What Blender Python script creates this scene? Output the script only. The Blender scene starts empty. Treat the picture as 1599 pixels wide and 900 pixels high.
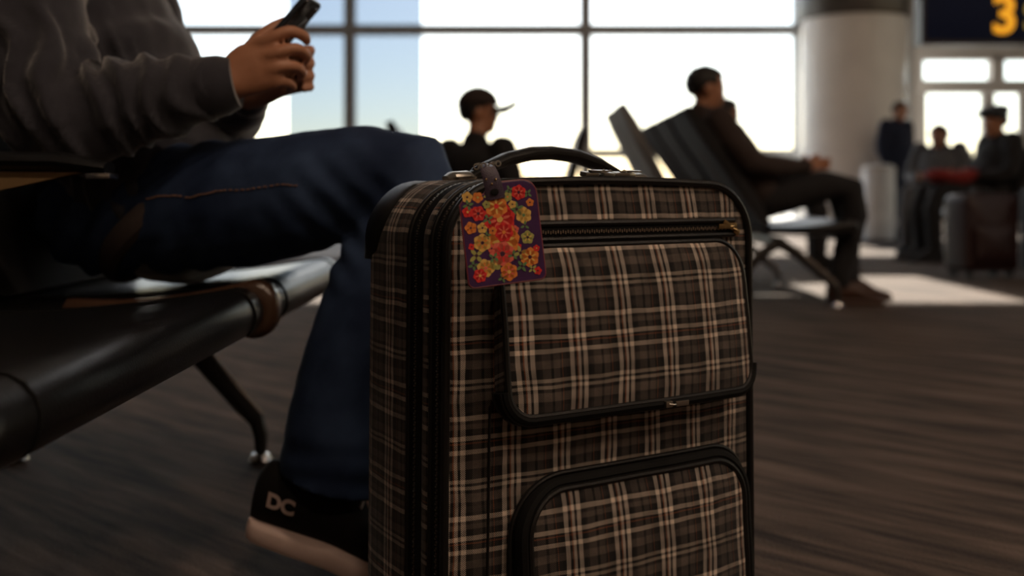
import bpy, bmesh, math, random
from mathutils import Vector, Matrix, noise
V = Vector
R = math.radians
random.seed(4)
scene = bpy.context.scene
C = scene.collection

# ------------------------------------------------------------------ camera, sky, sun, exposure
FPX, HOR, CAM_Z = 1555.0, 300.0, 0.57          # focal length in px of a 1599 wide frame, horizon row, eye height
cam_d = bpy.data.cameras.new('camera'); cam = bpy.data.objects.new('camera', cam_d); C.objects.link(cam)
cam.location = (0, 0, CAM_Z); cam.rotation_euler = (R(90), 0, 0)
cam_d.sensor_fit = 'HORIZONTAL'; cam_d.sensor_width = 36; cam_d.lens = FPX / 1599 * 36
cam_d.shift_y = -(450 - HOR) / 1599
cam_d.clip_start = .05; cam_d.clip_end = 2000
cam_d.dof.use_dof = True; cam_d.dof.focus_distance = 1.07; cam_d.dof.aperture_fstop = 2.9
scene.camera = cam

world = bpy.data.worlds.new('world'); scene.world = world; world.use_nodes = True
wn = world.node_tree; wn.nodes.clear()
wo = wn.nodes.new('ShaderNodeOutputWorld'); wb = wn.nodes.new('ShaderNodeBackground'); ws = wn.nodes.new('ShaderNodeTexSky')
ws.sky_type = 'NISHITA'; ws.sun_disc = False; ws.sun_elevation = R(35); ws.sun_rotation = R(2)
ws.air_density = 1.0; ws.dust_density = 1.0; ws.ozone_density = 1.0
wn.links.new(ws.outputs[0], wb.inputs[0]); wb.inputs[1].default_value = .27
wn.links.new(wb.outputs[0], wo.inputs[0])

sun_d = bpy.data.lights.new('sun', 'SUN'); sun = bpy.data.objects.new('sun', sun_d); C.objects.link(sun)
sun_d.energy = 22.0; sun_d.angle = R(.6); sun_d.color = (1, .91, .79)
sun.rotation_euler = V((-.033, -1, -.70)).to_track_quat('-Z', 'Y').to_euler(); sun.location = (0, 40, 30)

por_d = bpy.data.lights.new('window_portal', 'AREA'); por = bpy.data.objects.new('window_portal', por_d); C.objects.link(por)
por_d.shape = 'RECTANGLE'; por_d.size = 18; por_d.size_y = 6.4; por_d.cycles.is_portal = True
por.location = (-3.8, 13.85, 3.25); por.rotation_euler = (R(-90), 0, 0)
por2 = bpy.data.objects.new('side_window_portal', por_d.copy()); C.objects.link(por2)
por2.data.size = 4.6; por2.data.size_y = 10; por2.location = (8.95, 7.5, 2.8); por2.rotation_euler = (0, R(90), 0)

vs = scene.view_settings
vs.view_transform = 'Standard'; vs.look = 'None'; vs.exposure = 0.0; vs.gamma = 1.0; vs.use_curve_mapping = False
scene.cycles.use_denoising = True
scene.cycles.max_bounces = 8
scene.cycles.sample_clamp_indirect = 6.0

# ------------------------------------------------------------------ materials
def nt_new(name):
    m = bpy.data.materials.new(name); m.use_nodes = True
    return m, m.node_tree, m.node_tree.nodes['Principled BSDF']

def mat(name, col, rough=.6, metal=0.0, var=.12, scale=30.0, bump=0.0, bscale=200.0, spec=.5, emit=0.0, coat=0.0, sheen=0.0):
    m, t, b = nt_new(name)
    N = t.nodes; L = t.links
    tc = N.new('ShaderNodeTexCoord'); nz = N.new('ShaderNodeTexNoise'); nz.inputs['Scale'].default_value = scale; nz.inputs['Detail'].default_value = 4
    L.new(tc.outputs['Object'], nz.inputs['Vector'])
    mx = N.new('ShaderNodeMix'); mx.data_type = 'RGBA'
    mx.inputs[6].default_value = tuple(c * (1 - var) for c in col) + (1,)
    mx.inputs[7].default_value = tuple(min(1, c * (1 + var)) for c in col) + (1,)
    L.new(nz.outputs[0], mx.inputs[0]); L.new(mx.outputs[2], b.inputs['Base Color'])
    b.inputs['Roughness'].default_value = rough; b.inputs['Metallic'].default_value = metal
    b.inputs['Specular IOR Level'].default_value = spec
    if coat: b.inputs['Coat Weight'].default_value = coat; b.inputs['Coat Roughness'].default_value = .15
    if sheen: b.inputs['Sheen Weight'].default_value = sheen; b.inputs['Sheen Roughness'].default_value = .4
    if emit:
        b.inputs['Emission Color'].default_value = tuple(col) + (1,); b.inputs['Emission Strength'].default_value = emit
    if bump:
        n2 = N.new('ShaderNodeTexNoise'); n2.inputs['Scale'].default_value = bscale; n2.inputs['Detail'].default_value = 3
        L.new(tc.outputs['Object'], n2.inputs['Vector'])
        bp = N.new('ShaderNodeBump'); bp.inputs['Strength'].default_value = bump; bp.inputs['Distance'].default_value = .002
        L.new(n2.outputs[0], bp.inputs['Height']); L.new(bp.outputs[0], b.inputs['Normal'])
    return m

def plaid_material(name='plaid_tweed'):
    m, t, b = nt_new(name); N = t.nodes; L = t.links
    uv = N.new('ShaderNodeUVMap'); sp = N.new('ShaderNodeSeparateXYZ'); L.new(uv.outputs[0], sp.inputs[0])
    def mth(op, a, bb=None):
        n = N.new('ShaderNodeMath'); n.operation = op
        for i, x in enumerate((a, bb)):
            if x is None: continue
            if isinstance(x, (int, float)): n.inputs[i].default_value = x
            else: L.new(x, n.inputs[i])
        return n.outputs[0]
    BL = (.004, .0034, .0032); DK = (.020, .0155, .0135); MD = (.080, .064, .054); LT = (.46, .40, .345); RU = (.24, .07, .02); GR = (.24, .205, .17)
    def ramp(src, stops):
        r = N.new('ShaderNodeValToRGB'); r.color_ramp.interpolation = 'CONSTANT'
        e = r.color_ramp.elements
        while len(e) > 1: e.remove(e[-1])
        e[0].position = 0; e[0].color = stops[0][1] + (1,)
        for p, c in stops[1:]:
            q = e.new(p); q.color = c + (1,)
        L.new(src, r.inputs[0]); return r.outputs[0]
    # tiny wobble so that the woven lines are not ruler straight
    nz = N.new('ShaderNodeTexNoise'); nz.inputs['Scale'].default_value = 22; nz.inputs['Detail'].default_value = 1
    L.new(uv.outputs[0], nz.inputs['Vector'])
    wob = mth('MULTIPLY', mth('SUBTRACT', nz.outputs[0], .5), .004)
    u = mth('ADD', sp.outputs[0], wob); v = mth('ADD', sp.outputs[1], wob)
    pu = mth('FRACT', mth('ADD', mth('MULTIPLY', u, 1 / .0625), .03))
    pv = mth('FRACT', mth('ADD', mth('MULTIPLY', v, 1 / .1035), .12))
    cu = ramp(pu, [(0, LT), (.085, BL), (.135, RU), (.16, LT), (.215, BL), (.265, LT), (.35, BL), (.42, DK), (.47, MD), (.63, BL), (.68, MD), (.80, DK), (.84, RU), (.852, DK), (.92, BL)])
    LH = (.34, .29, .245); RD = (.13, .04, .014)
    cv = ramp(pv, [(0, LH), (.046, BL), (.10, RD), (.115, BL), (.135, LH), (.18, BL), (.25, MD), (.30, DK), (.335, LH), (.385, BL), (.42, DK), (.48, BL), (.52, MD), (.61, BL), (.645, GR), (.68, BL), (.71, GR), (.75, BL), (.85, MD), (.93, DK)])
    # 2/2 twill decides which thread lies on top
    tw = mth('GREATER_THAN', mth('FRACT', mth('MULTIPLY', mth('ADD', mth('MULTIPLY', sp.outputs[0], 1.0), sp.outputs[1]), 480)), .46)
    mx = N.new('ShaderNodeMix'); mx.data_type = 'RGBA'; L.new(tw, mx.inputs[0]); L.new(cu, mx.inputs[6]); L.new(cv, mx.inputs[7])
    # crossings of two light yarns shine out; lines fade in and out along their length
    pr = N.new('ShaderNodeMix'); pr.data_type = 'RGBA'; pr.blend_type = 'MULTIPLY'; pr.inputs[0].default_value = 1; L.new(cu, pr.inputs[6]); L.new(cv, pr.inputs[7])
    ad = N.new('ShaderNodeMix'); ad.data_type = 'RGBA'; ad.blend_type = 'ADD'; ad.inputs[0].default_value = 1; L.new(mx.outputs[2], ad.inputs[6]); L.new(pr.outputs[2], ad.inputs[7]); mx = ad
    # yarn irregularity
    n2 = N.new('ShaderNodeTexNoise'); n2.inputs['Scale'].default_value = 900; n2.inputs['Detail'].default_value = 2; L.new(uv.outputs[0], n2.inputs['Vector'])
    n3 = N.new('ShaderNodeTexNoise'); n3.inputs['Scale'].default_value = 35; n3.inputs['Detail'].default_value = 3; L.new(uv.outputs[0], n3.inputs['Vector'])
    k = mth('MULTIPLY', mth('ADD', mth('MULTIPLY', n2.outputs[0], 1.3), .35), mth('ADD', mth('MULTIPLY', n3.outputs[0], 1.7), .15))
    sc = N.new('ShaderNodeVectorMath'); sc.operation = 'SCALE'; L.new(mx.outputs[2], sc.inputs[0]); L.new(k, sc.inputs['Scale'])
    L.new(sc.outputs[0], b.inputs['Base Color'])
    b.inputs['Roughness'].default_value = .85; b.inputs['Specular IOR Level'].default_value = .25
    b.inputs['Sheen Weight'].default_value = .12
    bp = N.new('ShaderNodeBump'); bp.inputs['Strength'].default_value = .5; bp.inputs['Distance'].default_value = .0006
    L.new(mth('ADD', tw, n2.outputs[0]), bp.inputs['Height']); L.new(bp.outputs[0], b.inputs['Normal'])
    return m

def carpet_material():
    m, t, b = nt_new('streaked_carpet'); N = t.nodes; L = t.links
    tc = N.new('ShaderNodeTexCoord'); mp = N.new('ShaderNodeMapping'); mp.vector_type = 'TEXTURE'
    mp.inputs['Rotation'].default_value = (0, 0, R(139)); mp.inputs['Scale'].default_value = (1, .11, 1)
    L.new(tc.outputs['Object'], mp.inputs['Vector'])
    def nz(vec, s, d=3, ro=.5):
        n = N.new('ShaderNodeTexNoise'); n.inputs['Scale'].default_value = s; n.inputs['Detail'].default_value = d; n.inputs['Roughness'].default_value = ro
        L.new(vec, n.inputs['Vector']); return n.outputs[0]
    a = nz(mp.outputs[0], 1.7, 4, .6); c2 = nz(mp.outputs[0], 6, 2); c3 = nz(tc.outputs['Object'], 170, 2)
    def mth(op, x, y):
        n = N.new('ShaderNodeMath'); n.operation = op
        for i, q in enumerate((x, y)):
            if isinstance(q, (int, float)): n.inputs[i].default_value = q
            else: L.new(q, n.inputs[i])
        return n.outputs[0]
    f = mth('ADD', mth('ADD', mth('MULTIPLY', a, .72), mth('MULTIPLY', c2, .16)), mth('MULTIPLY', c3, .1))
    r = N.new('ShaderNodeValToRGB'); e = r.color_ramp.elements
    e[0].position = .38; e[0].color = (.022, .0155, .0125, 1); e[1].position = .62; e[1].color = (.155, .109, .085, 1)
    q = e.new(.47); q.color = (.068, .048, .0375, 1); q = e.new(.53); q.color = (.098, .070, .055, 1)
    L.new(f, r.inputs[0]); L.new(r.outputs[0], b.inputs['Base Color'])
    b.inputs['Roughness'].default_value = .93; b.inputs['Specular IOR Level'].default_value = .2
    bp = N.new('ShaderNodeBump'); bp.inputs['Strength'].default_value = .6; bp.inputs['Distance'].default_value = .004
    L.new(mth('ADD', c3, f), bp.inputs['Height']); L.new(bp.outputs[0], b.inputs['Normal'])
    return m

def denim_material():
    m, t, b = nt_new('dark_denim'); N = t.nodes; L = t.links
    tc = N.new('ShaderNodeTexCoord')
    n1 = N.new('ShaderNodeTexNoise'); n1.inputs['Scale'].default_value = 9; n1.inputs['Detail'].default_value = 5
    n2 = N.new('ShaderNodeTexNoise'); n2.inputs['Scale'].default_value = 420
    L.new(tc.outputs['Object'], n1.inputs['Vector']); L.new(tc.outputs['Object'], n2.inputs['Vector'])
    r = N.new('ShaderNodeValToRGB'); e = r.color_ramp.elements
    e[0].position = .35; e[0].color = (.012, .024, .062, 1); e[1].position = .72; e[1].color = (.040, .070, .145, 1)
    L.new(n1.outputs[0], r.inputs[0]); L.new(r.outputs[0], b.inputs['Base Color'])
    b.inputs['Roughness'].default_value = .8; b.inputs['Specular IOR Level'].default_value = .25
    bp = N.new('ShaderNodeBump'); bp.inputs['Strength'].default_value = .35; bp.inputs['Distance'].default_value = .001
    L.new(n2.outputs[0], bp.inputs['Height']); L.new(bp.outputs[0], b.inputs['Normal'])
    return m

def glass_material(name, tint):
    m = bpy.data.materials.new(name); m.use_nodes = True; t = m.node_tree; t.nodes.clear()
    o = t.nodes.new('ShaderNodeOutputMaterial'); mx = t.nodes.new('ShaderNodeMixShader'); tr = t.nodes.new('ShaderNodeBsdfTransparent'); gl = t.nodes.new('ShaderNodeBsdfGlossy')
    tr.inputs[0].default_value = tint + (1,); gl.inputs['Roughness'].default_value = .02; mx.inputs[0].default_value = .04
    t.links.new(tr.outputs[0], mx.inputs[1]); t.links.new(gl.outputs[0], mx.inputs[2]); t.links.new(mx.outputs[0], o.inputs[0])
    return m

def frosted_material():
    m = bpy.data.materials.new('frosted_glow_glass'); m.use_nodes = True; t = m.node_tree; t.nodes.clear()
    o = t.nodes.new('ShaderNodeOutputMaterial'); mx = t.nodes.new('ShaderNodeMixShader'); tr = t.nodes.new('ShaderNodeBsdfTranslucent'); df = t.nodes.new('ShaderNodeBsdfDiffuse')
    tr.inputs[0].default_value = (.62, .64, .65, 1); df.inputs[0].default_value = (.7, .72, .73, 1); mx.inputs[0].default_value = .35
    t.links.new(tr.outputs[0], mx.inputs[1]); t.links.new(df.outputs[0], mx.inputs[2]); t.links.new(mx.outputs[0], o.inputs[0])
    return m

M = dict(
    plaid=plaid_material(), carpet=carpet_material(), denim=denim_material(),
    trim=mat('black_leather_trim', (.006, .0055, .005), .36, bump=.25, bscale=900, spec=.4),
    tape=mat('black_zipper_tape', (.004, .0038, .0035), .75, bump=.3, bscale=1500, spec=.2),
    teeth=mat('gunmetal_teeth', (.30, .25, .20), .35, .9),
    metal=mat('aged_silver', (.42, .39, .34), .32, 1.0),
    brass=mat('antique_brass', (.38, .26, .12), .35, 1.0),
    chrome=mat('polished_aluminium', (.62, .61, .6), .22, 1.0),
    vinyl=mat('black_vinyl', (.006, .006, .0065), .33, bump=.25, bscale=350, var=.2, spec=.45),
    brown=mat('brown_vinyl', (.055, .028, .016), .28, coat=.3),
    tan=mat('tan_bracket', (.30, .19, .085), .55),
    frame=mat('dark_grey_steel', (.05, .048, .046), .4, .6),
    hoodie=mat('charcoal_fleece', (.036, .036, .046), .9, bump=.4, bscale=500, var=.2, scale=60, spec=.2, sheen=.7),
    rib=mat('brown_grey_ribbing', (.060, .046, .042), .9, bump=.5, bscale=300, spec=.2),
    skin=mat('warm_skin', (.42, .19, .105), .5, var=.1, scale=40, bump=.15, bscale=300),
    hair=mat('dark_hair', (.012, .009, .008), .6, bump=.6, bscale=150),
    shoe=mat('black_suede', (.010, .0085, .008), .85, bump=.4, bscale=600, spec=.2),
    sole=mat('blush_rubber', (.82, .62, .55), .7, scale=18, var=.18, bump=.2, bscale=150),
    thread=mat('rust_thread', (.28, .15, .09), .8),
    logo=mat('pale_pink_print', (.50, .38, .34), .7),
    phone=mat('black_glass', (.006, .007, .009), .12, coat=.6),
    phone_rim=mat('slate_metal', (.10, .13, .17), .3, .9),
    white=mat('white_paint', (.74, .73, .71), .5), pale=mat('pale_grey_metal', (.85, .86, .87), .38, .0),
    wall=mat('grey_wall', (.52, .50, .48), .75), ceil=mat('ceiling_paint', (.42, .40, .37), .9),
    warmwall=mat('warm_back_wall', (.20, .155, .12), .85), darkwall=mat('brown_panel_wall', (.07, .05, .04), .8), frost=frosted_material(),
    mull=mat('grey_mullion', (.30, .31, .32), .45, .3), apron=mat('concrete_apron', (.55, .54, .52), .9, scale=.1),
    column=mat('column_cladding', (.86, .83, .79), .35, scale=3), collar=mat('column_collar', (.12, .11, .10), .4, .5),
    navy=mat('navy_wool', (.008, .013, .034), .9), black=mat('black_cloth', (.012, .011, .012), .9, bump=.3),
    sunlit_cloth=mat('sunlit_grey_cloth', (.20, .185, .17), .85), grey=mat('grey_cloth', (.10, .105, .115), .9), brownc=mat('brown_cloth', (.035, .022, .018), .9, bump=.3),  # the pale cloth holds a backrest's sunlight in its base colour
    red=mat('red_knit', (.22, .018, .014), .9, bump=.4), slate=mat('slate_felt', (.055, .065, .075), .9),
    darkred=mat('oxblood_shell', (.020, .005, .005), .5), signnavy=mat('navy_sign_face', (.006, .015, .060), .6, spec=.2),
    yellow=mat('lit_yellow', (1.0, .42, .02), .5, emit=.75), cream=mat('lit_cream', (.55, .40, .08), .5, emit=.35),
    lamp=mat('warm_fill_diffuser', (1.0, .80, .58), .5, emit=6.0),
    glass=glass_material('clear_glass', (.97, .98, .98)), bronze=glass_material('warming_bronze_glass', (.92, .78, .64)), glassblue=glass_material('blue_tinted_glass', (.45, .495, .545)),  # bronze tint added to warm the light from the side window
    eye=mat('eye_white', (.6, .58, .55), .2), scar=mat('brown_leather_shoe', (.06, .025, .014), .5),
)

# ------------------------------------------------------------------ mesh helpers
def tag(o, label=None, cat=None, group=None, kind=None):
    if label: o['label'] = label
    if cat: o['category'] = cat
    if group: o['group'] = group
    if kind: o['kind'] = kind
    return o

def empty(name, loc=(0, 0, 0), rz=0, label=None, cat=None, group=None, kind=None):
    o = bpy.data.objects.new(name, None); C.objects.link(o); o.location = loc; o.rotation_euler = (0, 0, rz)
    o.empty_display_size = .05
    return tag(o, label, cat, group, kind)

def link(name, me, m=None, parent=None, smooth=True, angle=None):
    o = bpy.data.objects.new(name, me); C.objects.link(o)
    if m is not None and not len(me.materials): me.materials.append(m)
    if parent is not None: o.parent = parent
    if smooth and len(me.polygons):
        me.polygons.foreach_set('use_smooth', [True] * len(me.polygons))
        if angle is not None: me.set_sharp_from_angle(angle=R(angle))
    me.update()
    return o

def obj(name, bm, m=None, parent=None, smooth=True, angle=35, recalc=True):
    if recalc: bmesh.ops.recalc_face_normals(bm, faces=bm.faces[:])
    me = bpy.data.meshes.new(name); bm.to_mesh(me); bm.free()
    return link(name, me, m, parent, smooth, angle)

def box(bm, x0, x1, y0, y1, z0, z1, bev=0, mi=0):
    r = bmesh.ops.create_cube(bm, size=1); vs_ = r['verts']
    for v in vs_:
        v.co = V(((x0 + x1) / 2 + v.co.x * (x1 - x0), (y0 + y1) / 2 + v.co.y * (y1 - y0), (z0 + z1) / 2 + v.co.z * (z1 - z0)))
    fs = {f for v in vs_ for f in v.link_faces}
    for f in fs: f.material_index = mi
    if bev:
        es = list({e for v in vs_ for e in v.link_edges})
        bmesh.ops.bevel(bm, geom=es, offset=bev, segments=2, affect='EDGES', profile=.6)
    return bm

def boxo(name, x0, x1, y0, y1, z0, z1, m, parent=None, bev=0):
    return obj(name, box(bmesh.new(), x0, x1, y0, y1, z0, z1, bev), m, parent, smooth=bool(bev))

def loft(bm, rings, cap=True, closed=False):
    vr = [[bm.verts.new(p) for p in r] for r in rings]
    n = len(vr[0]); K = len(vr)
    for i in range(K if closed else K - 1):
        a, b = vr[i], vr[(i + 1) % K]
        for j in range(n):
            try: bm.faces.new((a[j], a[(j + 1) % n], b[(j + 1) % n], b[j]))
            except ValueError: pass
    if cap and not closed:
        for r, s in ((vr[0], -1), (vr[-1], 1)):
            c = bm.verts.new(sum((v.co for v in r), V()) / n)
            for j in range(n):
                bm.faces.new((r[j], r[(j + 1) % n], c))
    return vr

def frames(pts, closed=False, up=None):
    K = len(pts); T = []
    for i in range(K):
        if closed: t = pts[(i + 1) % K] - pts[i - 1]
        else: t = pts[min(i + 1, K - 1)] - pts[max(i - 1, 0)]
        T.append(t.normalized() if t.length > 1e-9 else V((0, 0, 1)))
    ref = V(up) if up is not None else (V((0, 0, 1)) if abs(T[0].z) < .9 else V((1, 0, 0)))
    out = []; n = (ref - T[0] * ref.dot(T[0])).normalized()
    for t in T:
        if up is not None:
            n2 = V(up) - t * V(up).dot(t)
            n = n2.normalized() if n2.length > .15 else (n - t * n.dot(t)).normalized()
        else: n = (n - t * n.dot(t)).normalized()
        out.append((t, n, t.cross(n)))
    return out

def tube(bm, pts, rad, n=10, closed=False, cap=True, up=None):
    """rad: number, list, or list of (along up, along side)"""
    pts = [V(p) for p in pts]; fr = frames(pts, closed, up); rings = []
    for i, (p, (t, a, b)) in enumerate(zip(pts, fr)):
        r = rad[i] if isinstance(rad, list) else rad
        ra, rb = r if isinstance(r, tuple) else (r, r)
        rings.append([p + a * (math.cos(q) * ra) + b * (math.sin(q) * rb) for q in (2 * math.pi * k / n for k in range(n))])
    return loft(bm, rings, cap, closed)

def limb(bm, pts, rad, n=16, up=None, sub=3):
    """round-ended tapered chain, smoothly resampled"""
    P = [V(p) for p in pts]; Q = []; RR = []
    rr = [(r if isinstance(r, tuple) else (r, r)) for r in rad]
    for i in range(len(P) - 1):
        p0 = P[max(i - 1, 0)]; p1 = P[i]; p2 = P[i + 1]; p3 = P[min(i + 2, len(P) - 1)]
        for k in range(sub):
            t = k / sub
            h = .5 * ((2 * p1) + (p2 - p0) * t + (2 * p0 - 5 * p1 + 4 * p2 - p3) * t * t + (3 * p1 - p0 - 3 * p2 + p3) * t ** 3)
            s = t * t * (3 - 2 * t)
            Q.append(h); RR.append((rr[i][0] * (1 - s) + rr[i + 1][0] * s, rr[i][1] * (1 - s) + rr[i + 1][1] * s))
    Q.append(P[-1]); RR.append(rr[-1])
    d0 = (Q[0] - Q[1]).normalized(); d1 = (Q[-1] - Q[-2]).normalized()
    def cap_pts(p, d, r):
        m = min(r)
        return [(p + d * m * a, (r[0] * b, r[1] * b)) for a, b in ((.45, .89), (.8, .6), (.97, .24))]
    st = cap_pts(Q[0], d0, RR[0])[::-1]; en = cap_pts(Q[-1], d1, RR[-1])
    Q = [a for a, _ in st] + Q + [a for a, _ in en]; RR = [b for _, b in st] + RR + [b for _, b in en]
    return tube(bm, Q, RR, n, up=up)

def ellipsoid(bm, c, r, rot=None, u=20, v=14, f=None):
    res = bmesh.ops.create_uvsphere(bm, u_segments=u, v_segments=v, radius=1)
    for w in res['verts']:
        p = V((w.co.x * r[0], w.co.y * r[1], w.co.z * r[2]))
        if f: p = f(p)
        if rot: p = rot @ p
        w.co = p + V(c)
    return res['verts']

def remesh(bm, voxel, smooth=4, disp=None):
    bmesh.ops.recalc_face_normals(bm, faces=bm.faces[:])
    me = bpy.data.meshes.new('tmp'); bm.to_mesh(me); bm.free()
    o = bpy.data.objects.new('tmp', me); C.objects.link(o)
    md = o.modifiers.new('r', 'REMESH'); md.mode = 'VOXEL'; md.voxel_size = voxel
    if smooth:
        ms = o.modifiers.new('s', 'SMOOTH'); ms.iterations = smooth; ms.factor = .5
    dg = bpy.context.evaluated_depsgraph_get()
    out = bpy.data.meshes.new_from_object(o.evaluated_get(dg))
    bpy.data.objects.remove(o); bpy.data.meshes.remove(me)
    if disp:
        nn = [v.normal.copy() for v in out.vertices]
        for v, n in zip(out.vertices, nn): v.co = v.co + n * disp(v.co)
        out.update()
    return out

def rrect(x0, x1, z0, z1, rb, rt, n=8):
    """rounded rectangle, counter clockwise from the bottom left, (x, z) pairs"""
    P = []
    for cx, cz, r, a0 in ((x0 + rb, z0 + rb, rb, 180), (x1 - rb, z0 + rb, rb, 270), (x1 - rt, z1 - rt, rt, 0), (x0 + rt, z1 - rt, rt, 90)):
        for k in range(n + 1):
            a = R(a0 + 90 * k / n); P.append((cx + r * math.cos(a), cz + r * math.sin(a)))
    Q = []                                       # even out the long straight runs
    for i, p in enumerate(P):
        q = P[(i + 1) % len(P)]; Q.append(p)
        d = math.hypot(q[0] - p[0], q[1] - p[1]); k = int(d / .012)
        for j in range(1, k): Q.append((p[0] + (q[0] - p[0]) * j / k, p[1] + (q[1] - p[1]) * j / k))
    return Q

def set_uv(o, fn):
    me = o.data
    lay = me.uv_layers.new(name='UVMap')
    for p in me.polygons:
        for li in p.loop_indices:
            lay.data[li].uv = fn(me.vertices[me.loops[li].vertex_index].co, p.normal)

def text_mesh(s, size, depth, bold=0.0):
    cu = bpy.data.curves.new('t', 'FONT'); cu.body = s; cu.size = size; cu.extrude = depth; cu.offset = bold
    cu.align_x = 'CENTER'; cu.align_y = 'CENTER'
    o = bpy.data.objects.new('t', cu); C.objects.link(o)
    me = bpy.data.meshes.new_from_object(o.evaluated_get(bpy.context.evaluated_depsgraph_get()))
    bpy.data.objects.remove(o)
    return me

# ------------------------------------------------------------------ the setting
XL, XR, YB, YW, ZC = -13.0, 9.0, -7.0, 14.0, 6.8
def struct(name, x0, x1, y0, y1, z0, z1, m, parent=None):
    o = boxo(name, x0, x1, y0, y1, z0, z1, m, parent)
    if parent is None: o['kind'] = 'structure'
    return o
struct('floor', XL, XR, YB, YW, -.2, 0, M['carpet'])
struct('ceiling', XL, XR, YB, YW + .2, ZC, ZC + .2, M['ceil'])
struct('wall_left', XL - .2, XL, YB, YW + .2, -.2, ZC, M['darkwall'])
struct('wall_right', XR, XR + .2, YB, 2.5, -.2, ZC, M['warmwall'])
struct('wall_right_end', XR, XR + .2, 12.5, YW + .2, -.2, ZC, M['warmwall'])
struct('wall_right_head', XR, XR + .2, 2.5, 12.5, 5.1, ZC, M['warmwall']); struct('wall_right_sill', XR, XR + .2, 2.5, 12.5, -.2, .5, M['warmwall'])
struct('wall_back', XL, XR, YB - .2, YB, -.2, ZC, M['warmwall'])
struct('apron_ground', -300, 300, YW + .3, 900, -.5, -.3, M['apron'])
MXS = [-13, -10.3, -7.6, -4.92, -2.27, 1.03, 4.03, 5.5]
# window wall: full-height glazing, an unseen frosted band added to glow, clerestory glazing above it
sp0 = empty('window_10', (XL, YW, 3.62), kind='structure')
for k in range(7):
    boxo('frosted_glow_pane', MXS[k] - XL + .05, MXS[k + 1] - XL - .05, -.01, .01, .06, 1.32, M['frost'], sp0); boxo('mullion', MXS[k] - XL - .05, MXS[k] - XL + .05, -.1, .06, .06, 1.32, M['mull'], sp0)
for z in (0, 1.32): boxo('rail', 0, 5.5 - XL, -.1, .06, z, z + .06, M['mull'], sp0)
struct('wall_head', XL, XR, YW - .05, YW + .2, 6.35, ZC, M['wall'])
MX = MXS
splits = {3: [-3.15], 4: [-1.26]}                 # pane splits inside two bays, where the tint changes
for i in range(len(MX) - 1):
    x0, x1 = MX[i], MX[i + 1]
    w = empty('window_%d' % (i + 1), (x0, YW, 0), kind='structure')
    def lb(name, a, b, c, d, e, f, m): return boxo(name, a - x0, b - x0, c - YW, d - YW, e, f, m, w)
    lb('mullion', x0 - .075, x0 + .075, YW - .12, YW + .06, 0, 3.62, M['mull'])
    if i == len(MX) - 2: lb('mullion', x1 - .05, x1 + .05, YW - .12, YW + .06, 0, 3.62, M['mull'])
    lb('transom', x0 + .055, x1 - .055, YW - .1, YW + .05, 2.77, 2.91, M['mull'])
    lb('transom', x0 + .055, x1 - .055, YW - .1, YW + .05, 1.05, 1.17, M['mull'])
    lb('sill', x0 + .055, x1 - .055, YW - .1, YW + .05, 0, .12, M['mull'])
    xs = [x0 + .05] + splits.get(i, []) + [x1 - .05]
    for k in range(len(xs) - 1):
        blue = (i == 3 and k == 1) or (i == 4 and k == 0)
        for z0, z1 in ((.12, 1.05), (1.17, 2.77), (2.91, 3.62)):
            lb('pane', xs[k], xs[k + 1] - .004, YW - .005, YW + .01, z0, z1, M['glassblue' if blue else 'glass'])
cl = empty('window_8', (XL, YW, 5.0), kind='structure')  # unseen clerestory, added and sized to throw the sun patch on the floor
for k in range(9):
    xa = XL + k * 2.0; xb = min(xa + 2.0, 3.02)
    if xb - xa < .3: continue
    boxo('mullion', xa - XL - .04, xa - XL + .04, -.1, .06, 0, 1.35, M['mull'], cl)
    boxo('pane', xa - XL + .04, xb - XL - .04, -.005, .01, 0, 1.35, M['glass'], cl)
struct('wall_sun_patch_end', 2.98, XR, YW - .05, YW + .2, 5.0, 6.35, M['wall'])  # unseen wall piece, placed to cut off the sun patch on the right
# wall to the right of the column, with a glazed double door under a transom light
struct('wall_door_side', 5.5, 5.70, YW - .05, YW + .2, 0, 3.62, M['wall'])
struct('wall_door_head', 5.70, XR, YW - .05, YW + .2, 2.46, 5.0, M['wall'])
struct('wall_door_jamb', 8.0, XR, YW - .05, YW + .2, 0, 2.46, M['wall'])
struct('wall_lintel', 5.5, 5.70, YW - .05, YW + .2, 3.62, 5.0, M['wall'])
d = empty('door_1', (5.70, YW, 0), kind='structure')
for a, b, c, e in ((0, 1.08, 1.96, 2.14), (1.08, 2.3, 1.96, 2.14), (0, .06, 2.14, 2.46), (1.02, 1.2, 2.14, 2.46), (2.2, 2.3, 2.14, 2.46), (.06, 2.2, 2.42, 2.46)):
    boxo('frame', a, b, -.06, .1, c, e, M['wall'], d)
for k, (a, b) in enumerate(((.0, 1.04), (1.06, 2.3))):
    gx0, gx1 = (a + .11, a + .90) if k == 0 else (a + .01, a + .36)
    leaf = boxo('door_leaf', a, gx0, -.04, .04, 0, 1.95, M['wall'], d)
    boxo('door_rail', gx0 - 0, gx1, -.04, .04, 0, .30, M['wall'], leaf); boxo('door_rail', gx1, b, -.04, .04, 0, 1.95, M['wall'], leaf)
    boxo('pane', gx0, gx1, -.006, .006, .30, 1.95, M['glass'], leaf)
for a, b in ((.06, 1.02), (1.2, 2.2)): boxo('pane', a, b, -.006, .006, 2.14, 2.42, M['glass'], d)

ws_ = empty('window_9', (XR, 2.5, .5), kind='structure')  # unseen side window added to light the case front from the right
for k in range(5):
    boxo('pane', .09, .10, k * 2 + .04, k * 2 + 1.96, .0, 4.6, M['bronze'], ws_); boxo('mullion', 0, .16, k * 2 - .04, k * 2 + .04, 0, 4.6, M['mull'], ws_)
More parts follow.
